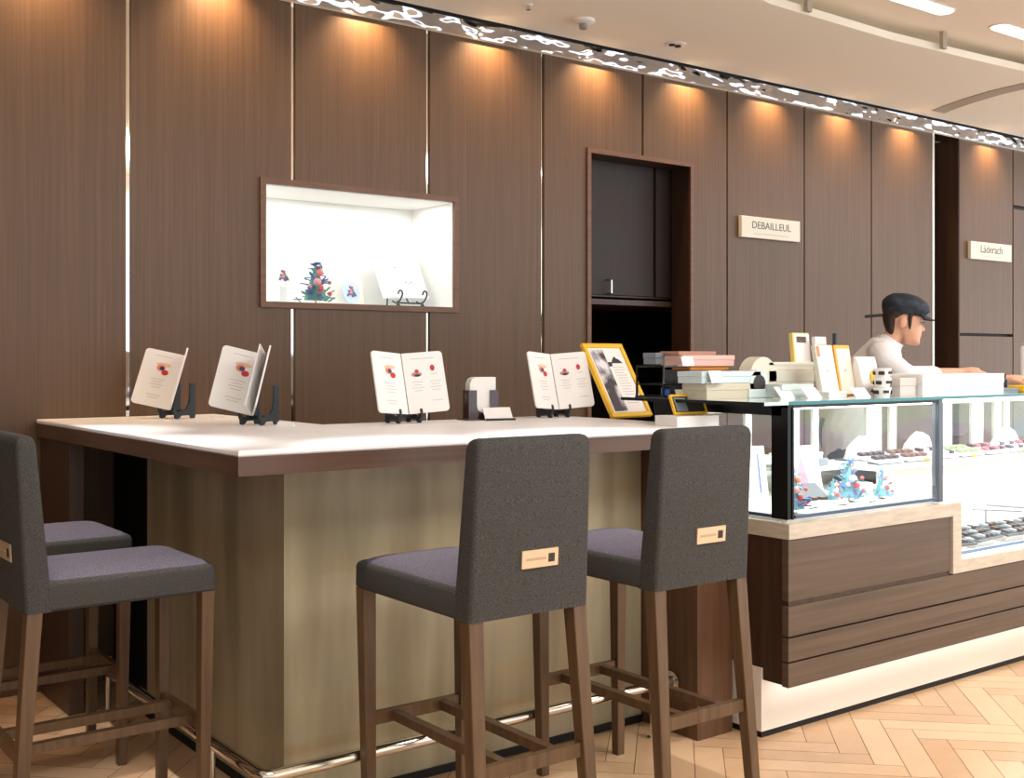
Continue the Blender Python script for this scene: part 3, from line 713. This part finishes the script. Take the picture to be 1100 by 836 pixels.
part('tray', B(-.10, .10, -.05, .05, 0, .018, bev=.002), white, t); part('lid', B(-.10, .10, 0, .006, 0, .10, M=Matrix.Translation((0, .045, .016)) @ Matrix.Rotation(R(-62), 4, 'X')), slate, t)
for q in range(4): part('chocolate', B(-.08 + q * .042, -.052 + q * .042, -.03, .0, .018, .03, bev=.003), choc, t)
for i, (x, y, rz, lb) in enumerate(((3.30, 2.60, 6, 'nearest the corner tree'), (3.45, 2.59, -4, 'in front of the open chocolate box'), (3.62, 2.585, 5, 'in front of the tallest miniature tree'))):
    bm = nb(); box(bm, -.035, .035, -.001, .001, .0, .036, M=Matrix.Rotation(R(-40), 4, 'X')); box(bm, -.03, .02, -.0018, -.001, .010, .016, M=Matrix.Rotation(R(-40), 4, 'X'), mi=1)
    t = thing('price_card', 'small tilted price card on the showcase deck ' + lb, 'card', (x, y, .760), R(rz), 'price cards in the showcase')
    part('card', bm, [paper, ink], t)
# stacked gift boxes toward the back left
def gift(x0, x1, y0, y1, z0, z1, m, label, grp, lidm=None, name='gift_box'):
    xc, yc = (x0 + x1) / 2, (y0 + y1) / 2
    t = thing(name, label, 'box', (xc, yc, z0), 0, grp); h = z1 - z0
    part('base', B(-(x1 - x0) / 2 + .002, (x1 - x0) / 2 - .002, -(y1 - y0) / 2 + .002, (y1 - y0) / 2 - .002, 0, h * .55, bev=.001), m, t)
    part('lid', B(-(x1 - x0) / 2, (x1 - x0) / 2, -(y1 - y0) / 2, (y1 - y0) / 2, h * .55, h, bev=.002), lidm or m, t)
    return t
G = 'gift boxes in the showcase'
gift(3.60, 3.86, 2.98, 3.10, .863, .893, gbox, 'flat grey gift box at the back left of the inner shelf', G)
gift(3.62, 3.84, 2.99, 3.09, .894, .918, palegreen, 'pale green gift box on top of the flat grey one', G)
gift(3.40, 3.56, 3.0, 3.1, .863, .885, palegreen, 'pale green gift box alone at the shelf end', G)
gift(3.12, 3.24, 2.93, 3.08, .760, .800, white, 'white gift box on the deck near the side glass', G)
gift(3.82, 3.99, 2.72, 2.84, .760, .790, palegreen, 'pale gift box on the deck by the white riser', G)
# trays of chocolates on the inner shelf
gift(3.88, 3.99, 2.86, 2.96, .760, .795, white, 'white gift box on the deck under the shelf end', G)
gift(3.40, 3.58, 2.98, 3.09, .886, .915, white, 'white gift box stacked on the pale green one at the shelf end', G)
rnd = random.Random(2)
cols = [choc, milk, white, slate, mat('green_sweet', (150, 176, 130), .5), mat('rose_sweet', (190, 110, 110), .5)]
def tray(x, y, z, w, d, label, mset, n=(4, 2), tilt=8, tm=None, grp='trays of chocolates in the showcase'):
    t = thing('chocolate_tray', label, 'tray', (x, y, z), 0, grp)
    M = Matrix.Translation((0, 0, .004 + d / 2 * math.sin(R(tilt)))) @ Matrix.Rotation(R(tilt), 4, 'X')
    part('tray', B(-w / 2, w / 2, -d / 2, d / 2, 0, .012, M=M, bev=.002), tm or white, t)
    part('foot', B(-w / 2 + .01, w / 2 - .01, -.004, d / 2 - .01, 0, .008), tm or white, t)
    for i in range(n[0]):
        for j in range(n[1]):
            cx = -w / 2 + w * (i + .5) / n[0]; cy = -d / 2 + d * (j + .5) / n[1]; s = min(w / n[0], d / n[1]) * .36
            part('chocolate', B(cx - s, cx + s, cy - s, cy + s, .012, .026, M=M, bev=.004), mset[(i + j) % len(mset)], t)
desc = ['dark squares', 'milk squares', 'white and dark pieces', 'green sweets', 'rose sweets', 'slate coloured pieces', 'dark and rose pieces', 'mixed pieces']
msets = [[choc], [milk], [white, choc], [cols[4]], [cols[5], choc], [slate, white], [choc, cols[5]], [milk, white, choc]]
for i in range(8):
    x = 4.12 + i * .205
    tray(x, 2.93, .862, .17, .14, 'tray of %s on the inner shelf, %s from the middle post' % (desc[i], ['first', 'second', 'third', 'fourth', 'fifth', 'sixth', 'seventh', 'eighth'][i]), msets[i], (4, 2))
for i, (x, lb) in enumerate(((4.20, 'behind the first chocolate tray'), (4.62, 'behind the third chocolate tray'), (5.35, 'toward the right edge of the photo'))):
    t = thing('wrapped_sweets', 'white mound of wrapped sweets on the inner shelf ' + lb, 'sweets', (x, 3.065, .862), 0, 'mounds of wrapped sweets')
    bm = nb(); r2 = random.Random(i)
    rings = []
    for rr, h in ((.10, 0), (.098, .02), (.082, .05), (.055, .082), (.02, .10)):
        rings.append([(rr * (1 + .16 * r2.uniform(-1, 1)) * math.cos(a * .3927), rr * .55 * (1 + .16 * r2.uniform(-1, 1)) * math.sin(a * .3927), h + .006 * r2.uniform(-1, 1) * (h > 0)) for a in range(16)])
    loft(bm, rings); part('mound', bm, paper, t, smooth=True); part('dish', B(-.11, .11, -.06, .06, -.0, .006), slate, t)
for i, (x, m_) in enumerate(((4.34, orange), (4.70, mat('yellow_sweet', (250, 205, 40), .4)), (5.12, orange))):
    bm = nb(); lathe(bm, [(.010, 0), (.013, .006), (.010, .013), (.004, .015)], (x, 2.838, .863), 12)
    single('shelf_marker', bm, m_, '%s round marker on the front edge of the inner shelf, %s' % (('orange', 'yellow', 'orange')[i], ('nearest the middle post', 'between the two orange ones', 'farthest right')[i]), 'marker', 'round markers on the inner shelf', smooth=True)
# dark trays on the lower deck
for i, (x, y, w) in enumerate(((4.22, 2.68, .20), (4.46, 2.70, .22), (4.72, 2.70, .22), (4.98, 2.70, .22), (5.24, 2.70, .22))):
    t = thing('dark_tray', 'slate grey tray of small dark chocolates on the lower deck, %s' % ('next to the stone step', 'second from the stone step', 'third from the stone step', 'fourth from the stone step', 'farthest from the stone step')[i], 'tray', (x, y, .515), R((-8, 5, -3, 6, 0)[i]), 'dark trays on the lower deck')
    part('stand', B(-w / 2 + .03, w / 2 - .03, -.05, .05, 0, .03), white, t)
    M = Matrix.Translation((0, 0, .038)) @ Matrix.Rotation(R(7), 4, 'X')
    part('tray', B(-w / 2, w / 2, -.08, .08, 0, .010, M=M, bev=.002), slate, t)
    for a in range(5):
        for b in range(3):
            cx = -w / 2 + w * (a + .5) / 5; cy = -.08 + .16 * (b + .5) / 3
            part('chocolate', B(cx - .014, cx + .014, cy - .016, cy + .016, .010, .024, M=M, bev=.003), (slate, choc, gbox)[(a * 2 + b) % 3], t)
t = thing('metal_rack', 'small sloping metal rack above the lower deck trays at the right edge', 'rack', (4.86, 2.82, .515))
part('bar', tube(nb(), [(-.14, -.03, .14), (.2, -.03, .10)], .006, 8), gbox, t); part('bar', tube(nb(), [(-.2, .0, .12), (.2, .0, .08)], .004, 8), gbox, t)
part('leg', tube(nb(), [(.18, -.03, .10), (.18, -.03, 0)], .005, 8), gbox, t); part('leg', tube(nb(), [(-.1, .0, .114), (-.1, .0, 0)], .005, 8), gbox, t)

# ---------------------------------------------------------------- on the glass top
ZG = 1.157
t = thing('wire_tray', 'black wire letter tray on the left end of the glass top', 'tray', (3.035, 3.09, ZG), 0)
bm = nb()
for x in (-.075, .075):
    tube(bm, [(x, -.07, 0), (x, -.07, .115), (x, .07, .115), (x, .07, 0)], .005, 8)
part('side_loop', bm, black_metal, t)
part('front_loop', tube(nb(), [(-.075, -.07, .05), (-.075, -.07, .115), (.075, -.07, .115), (.075, -.07, .05)], .0045, 8), mat('grey_wire', (120, 122, 126), .3, .6), t)
part('shelf', B(-.075, .075, -.07, .07, .045, .05), black_metal, t); part('floor_plate', B(-.08, .08, -.075, .075, 0, .005), black_metal, t)
single('blue_roll', lathe(nb(), [(.014, 0), (.016, .004), (.016, .028), (.008, .032)], (3.01, 3.06, ZG + .006), 14), mat('blue_plastic', (70, 110, 190), .4), 'small blue roll inside the black wire tray', 'roll', smooth=True)
T = 'boxes stacked on the glass top'
gift(3.075, 3.30, 3.0, 3.13, ZG, ZG + .10, slate, 'dark grey box at the bottom of the rear stack on the glass top', T)
gift(2.985, 3.10, 3.085, 3.155, ZG + .122, ZG + .165, gbox, 'small grey box lying on the black wire tray', T)
gift(3.08, 3.29, 3.0, 3.10, ZG + .101, ZG + .114, orange, 'thin orange box below the pink box in the rear stack', T)
gift(3.03, 3.31, 2.99, 3.11, ZG + .115, ZG + .156, pink, 'long pink box high in the rear stack on the glass top', T)
gift(3.02, 3.22, 3.0, 3.10, ZG + .157, ZG + .170, mat('copper_box', (190, 140, 118), .5), 'thin copper coloured box topmost of the rear stack', T)
gift(2.955, 3.25, 2.80, 2.92, ZG, ZG + .055, mat('beige_box', (204, 196, 172), .5), 'beige box at the bottom of the front stack on the glass top', T)
gift(2.93, 3.24, 2.80, 2.92, ZG + .056, ZG + .098, mat('icy_box', (206, 222, 224), .5), 'icy pale blue box on top of the beige one in the front stack', T, mat('icy_box', (206, 222, 224)))
gift(3.40, 3.67, 2.90, 3.02, ZG, ZG + .098, ivory, 'tall ivory box lying behind the white roll on the glass top', T)
gift(3.40, 3.67, 2.90, 3.02, ZG + .099, ZG + .130, ivory, 'long ivory box on top of the tall ivory one', T)
gift(3.26, 3.44, 2.72, 2.82, ZG, ZG + .050, palegreen, 'pale green box right of the beige one near the front edge', T)
gift(3.45, 3.56, 2.66, 2.74, ZG, ZG + .022, white, 'thin white box before the leaning white card holder', T)
def tag(x, y, z, w, h, rz, label, tilt=-42):
    M = Matrix.Rotation(R(tilt), 4, 'X')
    t = thing('price_card', label, 'card', (x, y, z), R(rz), 'price cards on the glass top')
    part('card', B(-w / 2, w / 2, -.001, .001, .001, h, M=M), paper, t); part('foot', B(-w / 2, w / 2, 0, h * .7, 0, .002), paper, t)
tag(3.045, 2.975, ZG + .116, .07, .035, 8, 'white price card leaning on the long pink box', -15)
tag(2.99, 2.78, ZG + .058, .07, .045, 6, 'white price card leaning on the icy blue box', -20)
tag(3.27, 2.70, ZG, .075, .055, 0, 'white price card at the right end of the front stack')
tag(3.37, 2.66, ZG, .08, .05, 0, 'white price card in front of the pale green box')
tag(3.00, 2.95, ZG, .06, .04, -30, 'white price card lying crooked beside the wire tray')
tag(3.60, 2.62, ZG, .09, .045, 0, 'white price card before the two upright card packs')
# ribbon rolls
t = thing('ribbon_roll', 'large cream ribbon roll standing behind the ivory boxes', 'roll', (3.37, 2.93, ZG + .075))
part('ribbon', lathe(nb(), [(.03, -.03), (.075, -.03), (.075, .03), (.03, .03)], n=28, axis='Y'), ivory, t, smooth=True)
t = thing('tape_dispenser', 'pale green tape dispenser with a dark open core on the glass top', 'dispenser', (3.23, 2.82, ZG + .052))
part('roll', lathe(nb(), [(.05, -.02), (.05, .02)], n=28, axis='Y'), palegreen, t, smooth=True); part('core', lathe(nb(), [(.032, -.022), (.032, .022)], n=24, axis='Y'), ink, t)
part('body', B(-.06, .07, -.025, .025, -.052, -.02, bev=.003), palegreen, t)
# upright packs
def upright(x, y, w, d, h, lean, rz, m, label, bands, name='card_pack', stripe=None):
    t = thing(name, label, 'pack', (x, y, ZG), R(rz), 'upright packs on the glass top')
    M = Matrix.Translation((0, 0, .002)) @ Matrix.Rotation(R(-lean), 4, 'X')
    b = part('pack', B(-w / 2, w / 2, -d / 2, d / 2, 0, h, M=M, bev=.002), m, t)
    for (x0, x1, z0, z1, mm) in bands: part('printed_band', B(x0, x1, -d / 2 - .0015, -d / 2, z0, z1, M=M), mm, b)
yel = mat('pale_yellow_edge', (238, 214, 120), .5)
upright(3.69, 2.97, .10, .02, .245, 6, 0, yel, 'tall pale yellow edged pack at the back of the upright packs', [(-.044, .05, .004, .24, paper), (-.03, .03, .205, .23, mat('brown_label', (96, 74, 62), .5))])
upright(3.765, 2.93, .07, .018, .23, 6, 0, paper, 'tall plain white pack right of the yellow edged one', [(-.03, .03, .19, .20, peach)])
upright(3.545, 2.73, .10, .02, .195, 12, 0, mat('cream_pack', (238, 232, 220), .5), 'white upright pack with an orange tab, left of the orange edged one', [(-.045, -.03, .15, .19, mat('orange_tab', (220, 130, 90), .5)), (-.006, .006, .09, .10, faint)])
upright(3.685, 2.76, .095, .02, .195, 10, 0, mat('amber_pack', (246, 176, 70), .5), 'upright pack with amber edge and pale front', [(-.038, .043, .004, .18, mat('cream_front', (240, 228, 212), .5)), (-.006, .006, .09, .10, faint)])
single('blue_clip', B(3.50, 3.56, 2.80, 2.83, ZG, ZG + .03, bev=.004), mat('blue_plastic', (70, 110, 190)), 'small blue clip behind the white upright pack', 'clip')
single('black_clip', B(3.80, 3.815, 2.90, 2.915, ZG + .0, ZG + .245, bev=.003), black_plastic, 'narrow black holder between the two tall packs', 'holder')
t = thing('paper_bag', 'white gift bag with a yellow print standing by the patterned cups', 'bag', (3.80, 2.76, ZG), R(5))
bm = nb(); loft(bm, [rrect(.06, .028, .003, 0, n=2), rrect(.063, .024, .003, .07, n=2), rrect(.066, .014, .003, .12, n=2), rrect(.07, .004, .002, .15, -.004, n=2)])
bg_ = part('bag', bm, paper, t); part('print', prism(nb(), [(.0, .05), (.03, .045), (.034, .085), (.012, .10), (-.004, .08)], 'Y', -.0295, -.025), mat('sun_yellow', (240, 200, 80), .5), bg_)
part('print', B(.0, .05, -.0295, -.027, .012, .022), ink, bg_)
for i in range(3):
    t = thing('patterned_cup', 'black-and-white patterned cup, %s' % ('bottom of the short stack on the glass top', 'middle of the short stack on the glass top', 'top of the short stack on the glass top')[i], 'cup', (3.715, 2.62, ZG + i * .036), R(i * 20), 'stack of patterned cups')
    part('cup', lathe(nb(), [(.026, 0), (.034, .034), (.032, .035)], n=20), paper, t, smooth=True)
    for a in range(5):
        M = Matrix.Rotation(R(a * 72 - 100), 4, 'Z'); part('dark_band', B(-.011, .011, -.034, -.026, .010 + .004 * (a % 2), .024, M=M, bev=.002), ink, t)
t = gift(3.885, 4.46, 2.56, 2.72, ZG, ZG + .083, mat('long_box_white', (240, 236, 234), .5), 'long white box lying on the glass top before the person', T)
part('seam', B(-.10, -.097, -.0805, -.0795, .004, .07), faint, t)
gift(3.77, 3.875, 2.58, 2.70, ZG, ZG + .07, mat('greige_box', (206, 196, 188), .5), 'small greige box at the left end of the long white box', T)
single('yellow_tape', B(4.69, 4.80, 2.60, 2.68, ZG, ZG + .028, bev=.006), mat('bright_yellow', (246, 196, 40), .4), 'bright yellow block at the right edge of the photo on the glass top', 'tape')
gift(4.50, 4.68, 2.62, 2.72, ZG, ZG + .018, gbox, 'flat grey tray box between the long white box and the yellow block', T)
t = thing('white_dispenser', 'tall white dispenser cut by the right edge of the photo', 'dispenser', (5.60, 3.03, ZG))
part('body', B(-.075, .075, -.06, .06, 0, .21, bev=.01), white, t); part('lid', B(-.07, .07, -.055, .055, .21, .222, bev=.004), mat('dispenser_grey', (190, 186, 184), .5), t)
# small yellow frame on the counter's right end
t = thing('framed_picture', 'small dark picture in a low yellow frame on the leaflet pad', 'frame', (2.95, 2.87, CT + .038), R(-6))
M = Matrix.Rotation(R(-25), 4, 'X')
for a in ((-.075, .075, 0, .008), (-.075, .075, .068, .076), (-.075, -.068, .008, .068), (.068, .075, .008, .068)): part('frame_bar', B(a[0], a[1], -.005, .005, a[2], a[3], M=M), yellow, t)
pp = part('picture', B(-.068, .068, -.002, .003, .008, .068, M=M), ink, t); part('light_panel', B(-.060, -.01, -.003, -.002, .012, .064, M=M), gbox, pp)
t = thing('leaflet', 'pad of pale leaflets on the counter end under the small yellow picture', 'paper', (2.925, 2.875, CT), R(-5)); part('sheets', B(-.095, .095, -.07, .05, 0, .036), paper, t); part('pink_print', B(-.08, -.04, -.06, -.04, .036, .0366), pink, t)

# ================================================================== person behind the showcase
def finish(o, voxel=None, sub=None, smooth=True):
    dg = bpy.context.evaluated_depsgraph_get(); me = bpy.data.meshes.new_from_object(o.evaluated_get(dg)); old = o.data
    o.modifiers.clear(); o.data = me
    for p in me.polygons: p.use_smooth = smooth
def capsule(bm, a, b, ra, rb, n=14):
    a, b = Vector(a), Vector(b); d = b - a; l = max(d.length, 1e-5); Mx = Matrix.Translation(a) @ d.to_track_quat('Z', 'Y').to_matrix().to_4x4()
    prof = [(ra * math.cos(R(t)), ra * math.sin(R(t))) for t in (-88, -60, -30)] + [(ra, 0), (rb, l)] + [(rb * math.cos(R(t)), l + rb * math.sin(R(t))) for t in (30, 60, 88)]
    rings = [[tuple(Mx @ Vector((r * math.cos(2 * math.pi * k / n), r * math.sin(2 * math.pi * k / n), h))) for k in range(n)] for r, h in prof]
    return loft(bm, rings)
def skin(name, chains, m, parent, extra=None, voxel=.006, sm=3):
    """one continuous surface: tapered limbs along the joint chains, fused into a single mesh"""
    bm = nb()
    for ch in chains:
        for p, q in zip(ch, ch[1:]): capsule(bm, p[:3], q[:3], p[3], q[3])
    if extra is not None:
        tmp = bpy.data.meshes.new('x'); extra.to_mesh(tmp); extra.free(); bm.from_mesh(tmp)
    bmesh.ops.recalc_face_normals(bm, faces=bm.faces)
    me = bpy.data.meshes.new(name); bm.to_mesh(me); bm.free()
    o = bpy.data.objects.new(name, me); COL.objects.link(o)
    r_ = o.modifiers.new('r', 'REMESH'); r_.mode = 'VOXEL'; r_.voxel_size = voxel
    if sm: q = o.modifiers.new('m', 'SMOOTH'); q.iterations = sm; q.factor = .5
    bpy.context.view_layer.update(); finish(o)
    o.data.materials.clear(); o.data.materials.append(m); o.parent = parent; TM[o.name] = TM[parent.name]
    return o
skin_m = mat('skin', (226, 172, 142), .5, spec=.3); hair_m = mat('dark_brown_hair', (52, 34, 28), .5); coat_m = mat('white_coat', (240, 236, 236), .8)
cap_m = mat('black_cap_cloth', (36, 42, 50), .8, noise=((26, 26, 26), (62, 70, 80), 3, .4, .75)); 
prs = thing('person', 'person in white coat and black cap working behind the glass showcase', 'person', (4.872, 3.335, 0), R(40))
HC = Vector((0, -.02, 1.485)); TILT = Matrix.Translation(HC) @ Matrix.Rotation(R(10), 4, 'X')
def head_bm():
    bm = nb(); rings = []
    for z, w, f_, b in ((-.113, .016, -.074, -.035), (-.106, .030, -.084, -.015), (-.09, .042, -.087, -.01), (-.07, .050, -.085, .008), (-.05, .057, -.086, .030), (-.03, .064, -.084, .062), (-.005, .070, -.081, .088), (.02, .072, -.084, .095), (.05, .072, -.082, .095), (.08, .062, -.068, .082), (.10, .045, -.045, .06), (.112, .018, -.012, .025)):
        cy, hy = (f_ + b) / 2, (b - f_) / 2
        rings.append([(w * math.copysign(abs(math.cos(a * .2618)) ** .85, math.cos(a * .2618)), cy + hy * math.sin(a * .2618), z) for a in range(24)])
    loft(bm, rings)
    # nose, lips, chin, brow
    loft(bm, [[(-.007, -.078, .012), (.007, -.078, .012), (0, -.086, .012)], [(-.009, -.078, -.008), (.009, -.078, -.008), (0, -.094, -.008)], [(-.014, -.078, -.030), (.014, -.078, -.030), (0, -.107, -.030)], [(-.012, -.078, -.040), (.012, -.078, -.040), (0, -.092, -.040)]])
    sphere(bm, (0, -.083, -.058), .02, 1, .45, .42, 12, 8); sphere(bm, (0, -.081, -.067), .018, 1, .45, .4, 12, 8); sphere(bm, (0, -.076, -.094), .02, 1, .7, .8, 12, 8)
    sphere(bm, (0, -.074, .03), .045, 1.05, .28, .3, 12, 8)
    for sx in (-1, 1): sphere(bm, (sx * .073, .012, -.012), .031, .28, .62, 1, 12, 8)
    bm.transform(TILT); return bm
def hand(wrist, d, up, side, curl=20, L=1.0):
    """returns chains for palm and five fingers; d = pointing direction, side = towards the thumb"""
    wrist = Vector(wrist); d = Vector(d).normalized(); side = Vector(side).normalized(); n = d.cross(side).normalized()
    if n.z > 0: n = -n
    ch = []; palm = wrist + d * .045
    ch.append([(*wrist, .020), (*palm, .026), (*(wrist + d * .075), .024)])
    for i, (o, l) in enumerate(((.026, .068), (.009, .076), (-.009, .072), (-.025, .056))):
        a = wrist + d * .080 + side * o; pts = [(*(palm + side * o * .8), .014), (*a, .0105)]
        dd = d.copy(); p = a
        for s, rr in ((.42, .0095), (.32, .0088), (.26, .0078)):
            dd = (dd + n * math.tan(R(curl)) * .8).normalized(); p = p + dd * l * s; pts.append((*p, rr))
        ch.append([(*palm, .026), *pts])
    b = wrist + d * .025 + side * .022; pts = [(*b, .015)]
    for s in (.03, .028, .022): b = b + (d * .75 + side * .5 + n * .35).normalized() * s; pts.append((*b, .0105))
    ch.append([(*wrist, .020), *pts]); return ch
RW = (-.055, -.27, 1.235); LW = (.13, -.50, 1.20)
spine = [(0, .26, .92, .13), (0, .24, 1.05, .115), (0, .16, 1.20, .125), (0, .09, 1.31, .095), (0, .055, 1.365, .050), (0, .028, 1.42, .041), (0, .016, 1.47, .048)]
armR = [(-.03, .09, 1.31, .08), (-.12, .10, 1.315, .055), (-.165, .085, 1.295, .048), (-.20, .0, 1.225, .04), (-.195, -.03, 1.215, .038), (-.12, -.16, 1.225, .032), (*RW, .021)]
armL = [(.03, .09, 1.31, .08), (.12, .10, 1.315, .055), (.165, .08, 1.295, .048), (.21, -.13, 1.17, .04), (.215, -.17, 1.15, .038), (.18, -.33, 1.205, .031), (*LW, .021)]
legs = []
for sx in (-1, 1): legs.append([(0, .26, .92, .13), (sx * .09, .26, .84, .085), (sx * .095, .25, .48, .055), (sx * .095, .26, .09, .038), (sx * .10, .17, .04, .036), (sx * .10, .12, .035, .03)])
chains = [spine, armR, armL, [(-.06, .26, .95, .10), (-.055, .16, 1.2, .10), (-.06, .09, 1.30, .075)], [(.06, .26, .95, .10), (.055, .16, 1.2, .10), (.06, .09, 1.30, .075)]] + legs
chains += hand(RW, (.25, -.95, .0), (0, 0, 1), (.85, -.1, .1), 14) + hand(LW, (.15, -.95, -.05), (0, 0, 1), (-.9, -.1, .1), 16)
body = skin('body', chains, skin_m, prs, extra=head_bm(), voxel=.0055, sm=3)
# clothing
skin('coat', [[(-.07, .262, .80, .11), (-.065, .26, .95, .112), (-.06, .16, 1.2, .112), (-.065, .09, 1.30, .086)], [(.07, .262, .80, .11), (.065, .26, .95, .112), (.06, .16, 1.2, .112), (.065, .09, 1.30, .086)], [(0, .26, .80, .12), (0, .26, .92, .125), (0, .24, 1.05, .125), (0, .16, 1.20, .13), (0, .09, 1.315, .10), (0, .062, 1.365, .062)],
              [(-.03, .09, 1.31, .088), (-.12, .10, 1.318, .066), (-.168, .085, 1.295, .062), (-.203, .0, 1.225, .052), (-.197, -.03, 1.217, .05), (-.135, -.135, 1.222, .045)],
              [(.03, .09, 1.31, .088), (.12, .10, 1.318, .066), (.168, .08, 1.295, .062), (.213, -.13, 1.17, .052), (.217, -.17, 1.17, .05), (.19, -.28, 1.208, .044)]], coat_m, prs, voxel=.008, sm=2)
bm = nb(); rings = []
for k, (r1, r2, z, cy) in enumerate(((.066, .062, 1.352, .06), (.060, .058, 1.378, .052), (.063, .064, 1.394, .048))):
    rings.append([(r1 * math.cos(a * .2618), cy + r2 * math.sin(a * .2618), z + .030 * math.sin(a * .2618)) for a in range(24)])
loft(bm, rings, cap=False); part('collar', bm, coat_m, prs, smooth=True)
trs = skin('trousers', [[(0, .26, .94, .135), (.092, .262, .82, .10), (.097, .25, .48, .075), (.097, .262, .12, .062)], [(0, .26, .94, .135), (-.092, .262, .82, .10), (-.097, .25, .48, .075), (-.097, .262, .12, .062)]], black_plastic, prs)
for sx in (-1, 1):
    part('shoe', loft(nb(), [rrect(.040, .105, .03, z, sx * .10, .17) for z in (0, .02)] + [rrect(.038, .10, .03, .04, sx * .10, .175), rrect(.034, .07, .03, .085, sx * .10, .205)]), black, prs, smooth=True)
# hair, eyes, brows, lips, cap
bm = nb(); rings = []
for z, w, f_, b in ((-.10, .016, .036, .054), (-.085, .034, .034, .064), (-.06, .054, .036, .078), (-.03, .067, .038, .094), (0, .076, .036, .104), (.03, .079, -.03, .108), (.055, .078, -.07, .105), (.08, .068, -.07, .09)):
    cy, hy = (f_ + b) / 2, (b - f_) / 2; rings.append([(w * math.cos(a * .2618), cy + hy * math.sin(a * .2618), z) for a in range(24)])
loft(bm, rings); bm.transform(TILT); part('hair', bm, hair_m, prs, smooth=True)
for sx in (-1, 1):
    bm = nb(); tube(bm, [(sx * .072, -.018, .045), (sx * .074, -.016, .01), (sx * .070, -.022, -.02), (sx * .064, -.026, -.04)], [.013, .010, .007, .002], 8); bm.transform(TILT); part('side_lock', bm, hair_m, prs, smooth=True)
    bm = nb(); sphere(bm, (sx * .030, -.077, -.002), .013, 1, .5, .5, 12, 8); bm.transform(TILT); ey = part('eye', bm, mat('eye_white', (226, 214, 208), .3), prs, smooth=True)
    bm = nb(); sphere(bm, (sx * .031, -.082, -.003), .007, 1, .5, .9, 10, 8); bm.transform(TILT); part('iris', bm, ink, ey, smooth=True)
    bm = nb(); tube(bm, [(sx * .014, -.086, .004), (sx * .030, -.0855, .0065), (sx * .046, -.076, .001)], .0018, 6); bm.transform(TILT); part('eyelashes', bm, hair_m, prs)
    bm = nb(); tube(bm, [(sx * .014, -.088, .022), (sx * .030, -.087, .026), (sx * .048, -.075, .020)], .003, 6); bm.transform(TILT); part('eyebrow', bm, hair_m, prs)
bm = nb(); sphere(bm, (0, -.089, -.0585), .0165, 1, .35, .2, 12, 6); sphere(bm, (0, -.0875, -.066), .014, 1, .4, .26, 12, 6); bm.transform(TILT); part('lips', bm, mat('lips', (190, 100, 92), .5), prs, smooth=True)
bm = nb(); rings = []; r3 = random.Random(6)
for z, w, f_, b in ((.028, .082, -.088, .108), (.044, .087, -.096, .114), (.060, .094, -.108, .120), (.083, .094, -.106, .118), (.105, .082, -.082, .104), (.124, .058, -.045, .078), (.132, .022, -.005, .035)):
    cy, hy = (f_ + b) / 2, (b - f_) / 2
    rings.append([((w + .003 * r3.uniform(-1, 1)) * math.cos(a * .2618), cy + (hy + .003 * r3.uniform(-1, 1)) * math.sin(a * .2618), z + .10 * (-(cy + hy * math.sin(a * .2618)) * .12)) for a in range(24)])
loft(bm, rings); bm.transform(TILT); cap = part('cap', bm, cap_m, prs, smooth=True)
bm = nb()
loft(bm, [[(x * .078, -.084 - .052 * (1 - abs(x) ** 2.4) * s, .034 - .014 * s + h) for x in (-1, -.8, -.55, -.28, 0, .28, .55, .8, 1)][::1] + [(x * .075, -.066, .036 + h) for x in (1, .5, 0, -.5, -1)] for s, h in ((1, 0), (1.0, .006))])
bm.transform(TILT); part('cap_brim', bm, cap_m, cap, smooth=True)
bm = nb(); box(bm, -.03, .03, .10, .182, .028, .042, bev=.004, M=Matrix.Rotation(R(-14), 4, 'X')); bm.transform(TILT); part('cap_strap', bm, black_plastic, cap)
t = thing('hand_scanner', 'black handheld tool lying between the hands of the person', 'tool', (5.02, 2.90, ZG), R(35))
part('body', B(-.10, .09, -.022, .022, .0, .05, bev=.008), black_plastic, t, smooth=True); part('grip', B(-.10, -.05, -.015, .015, .05, .075, bev=.006), black_metal, t)
# staff side back shelf unit seen through the showcase
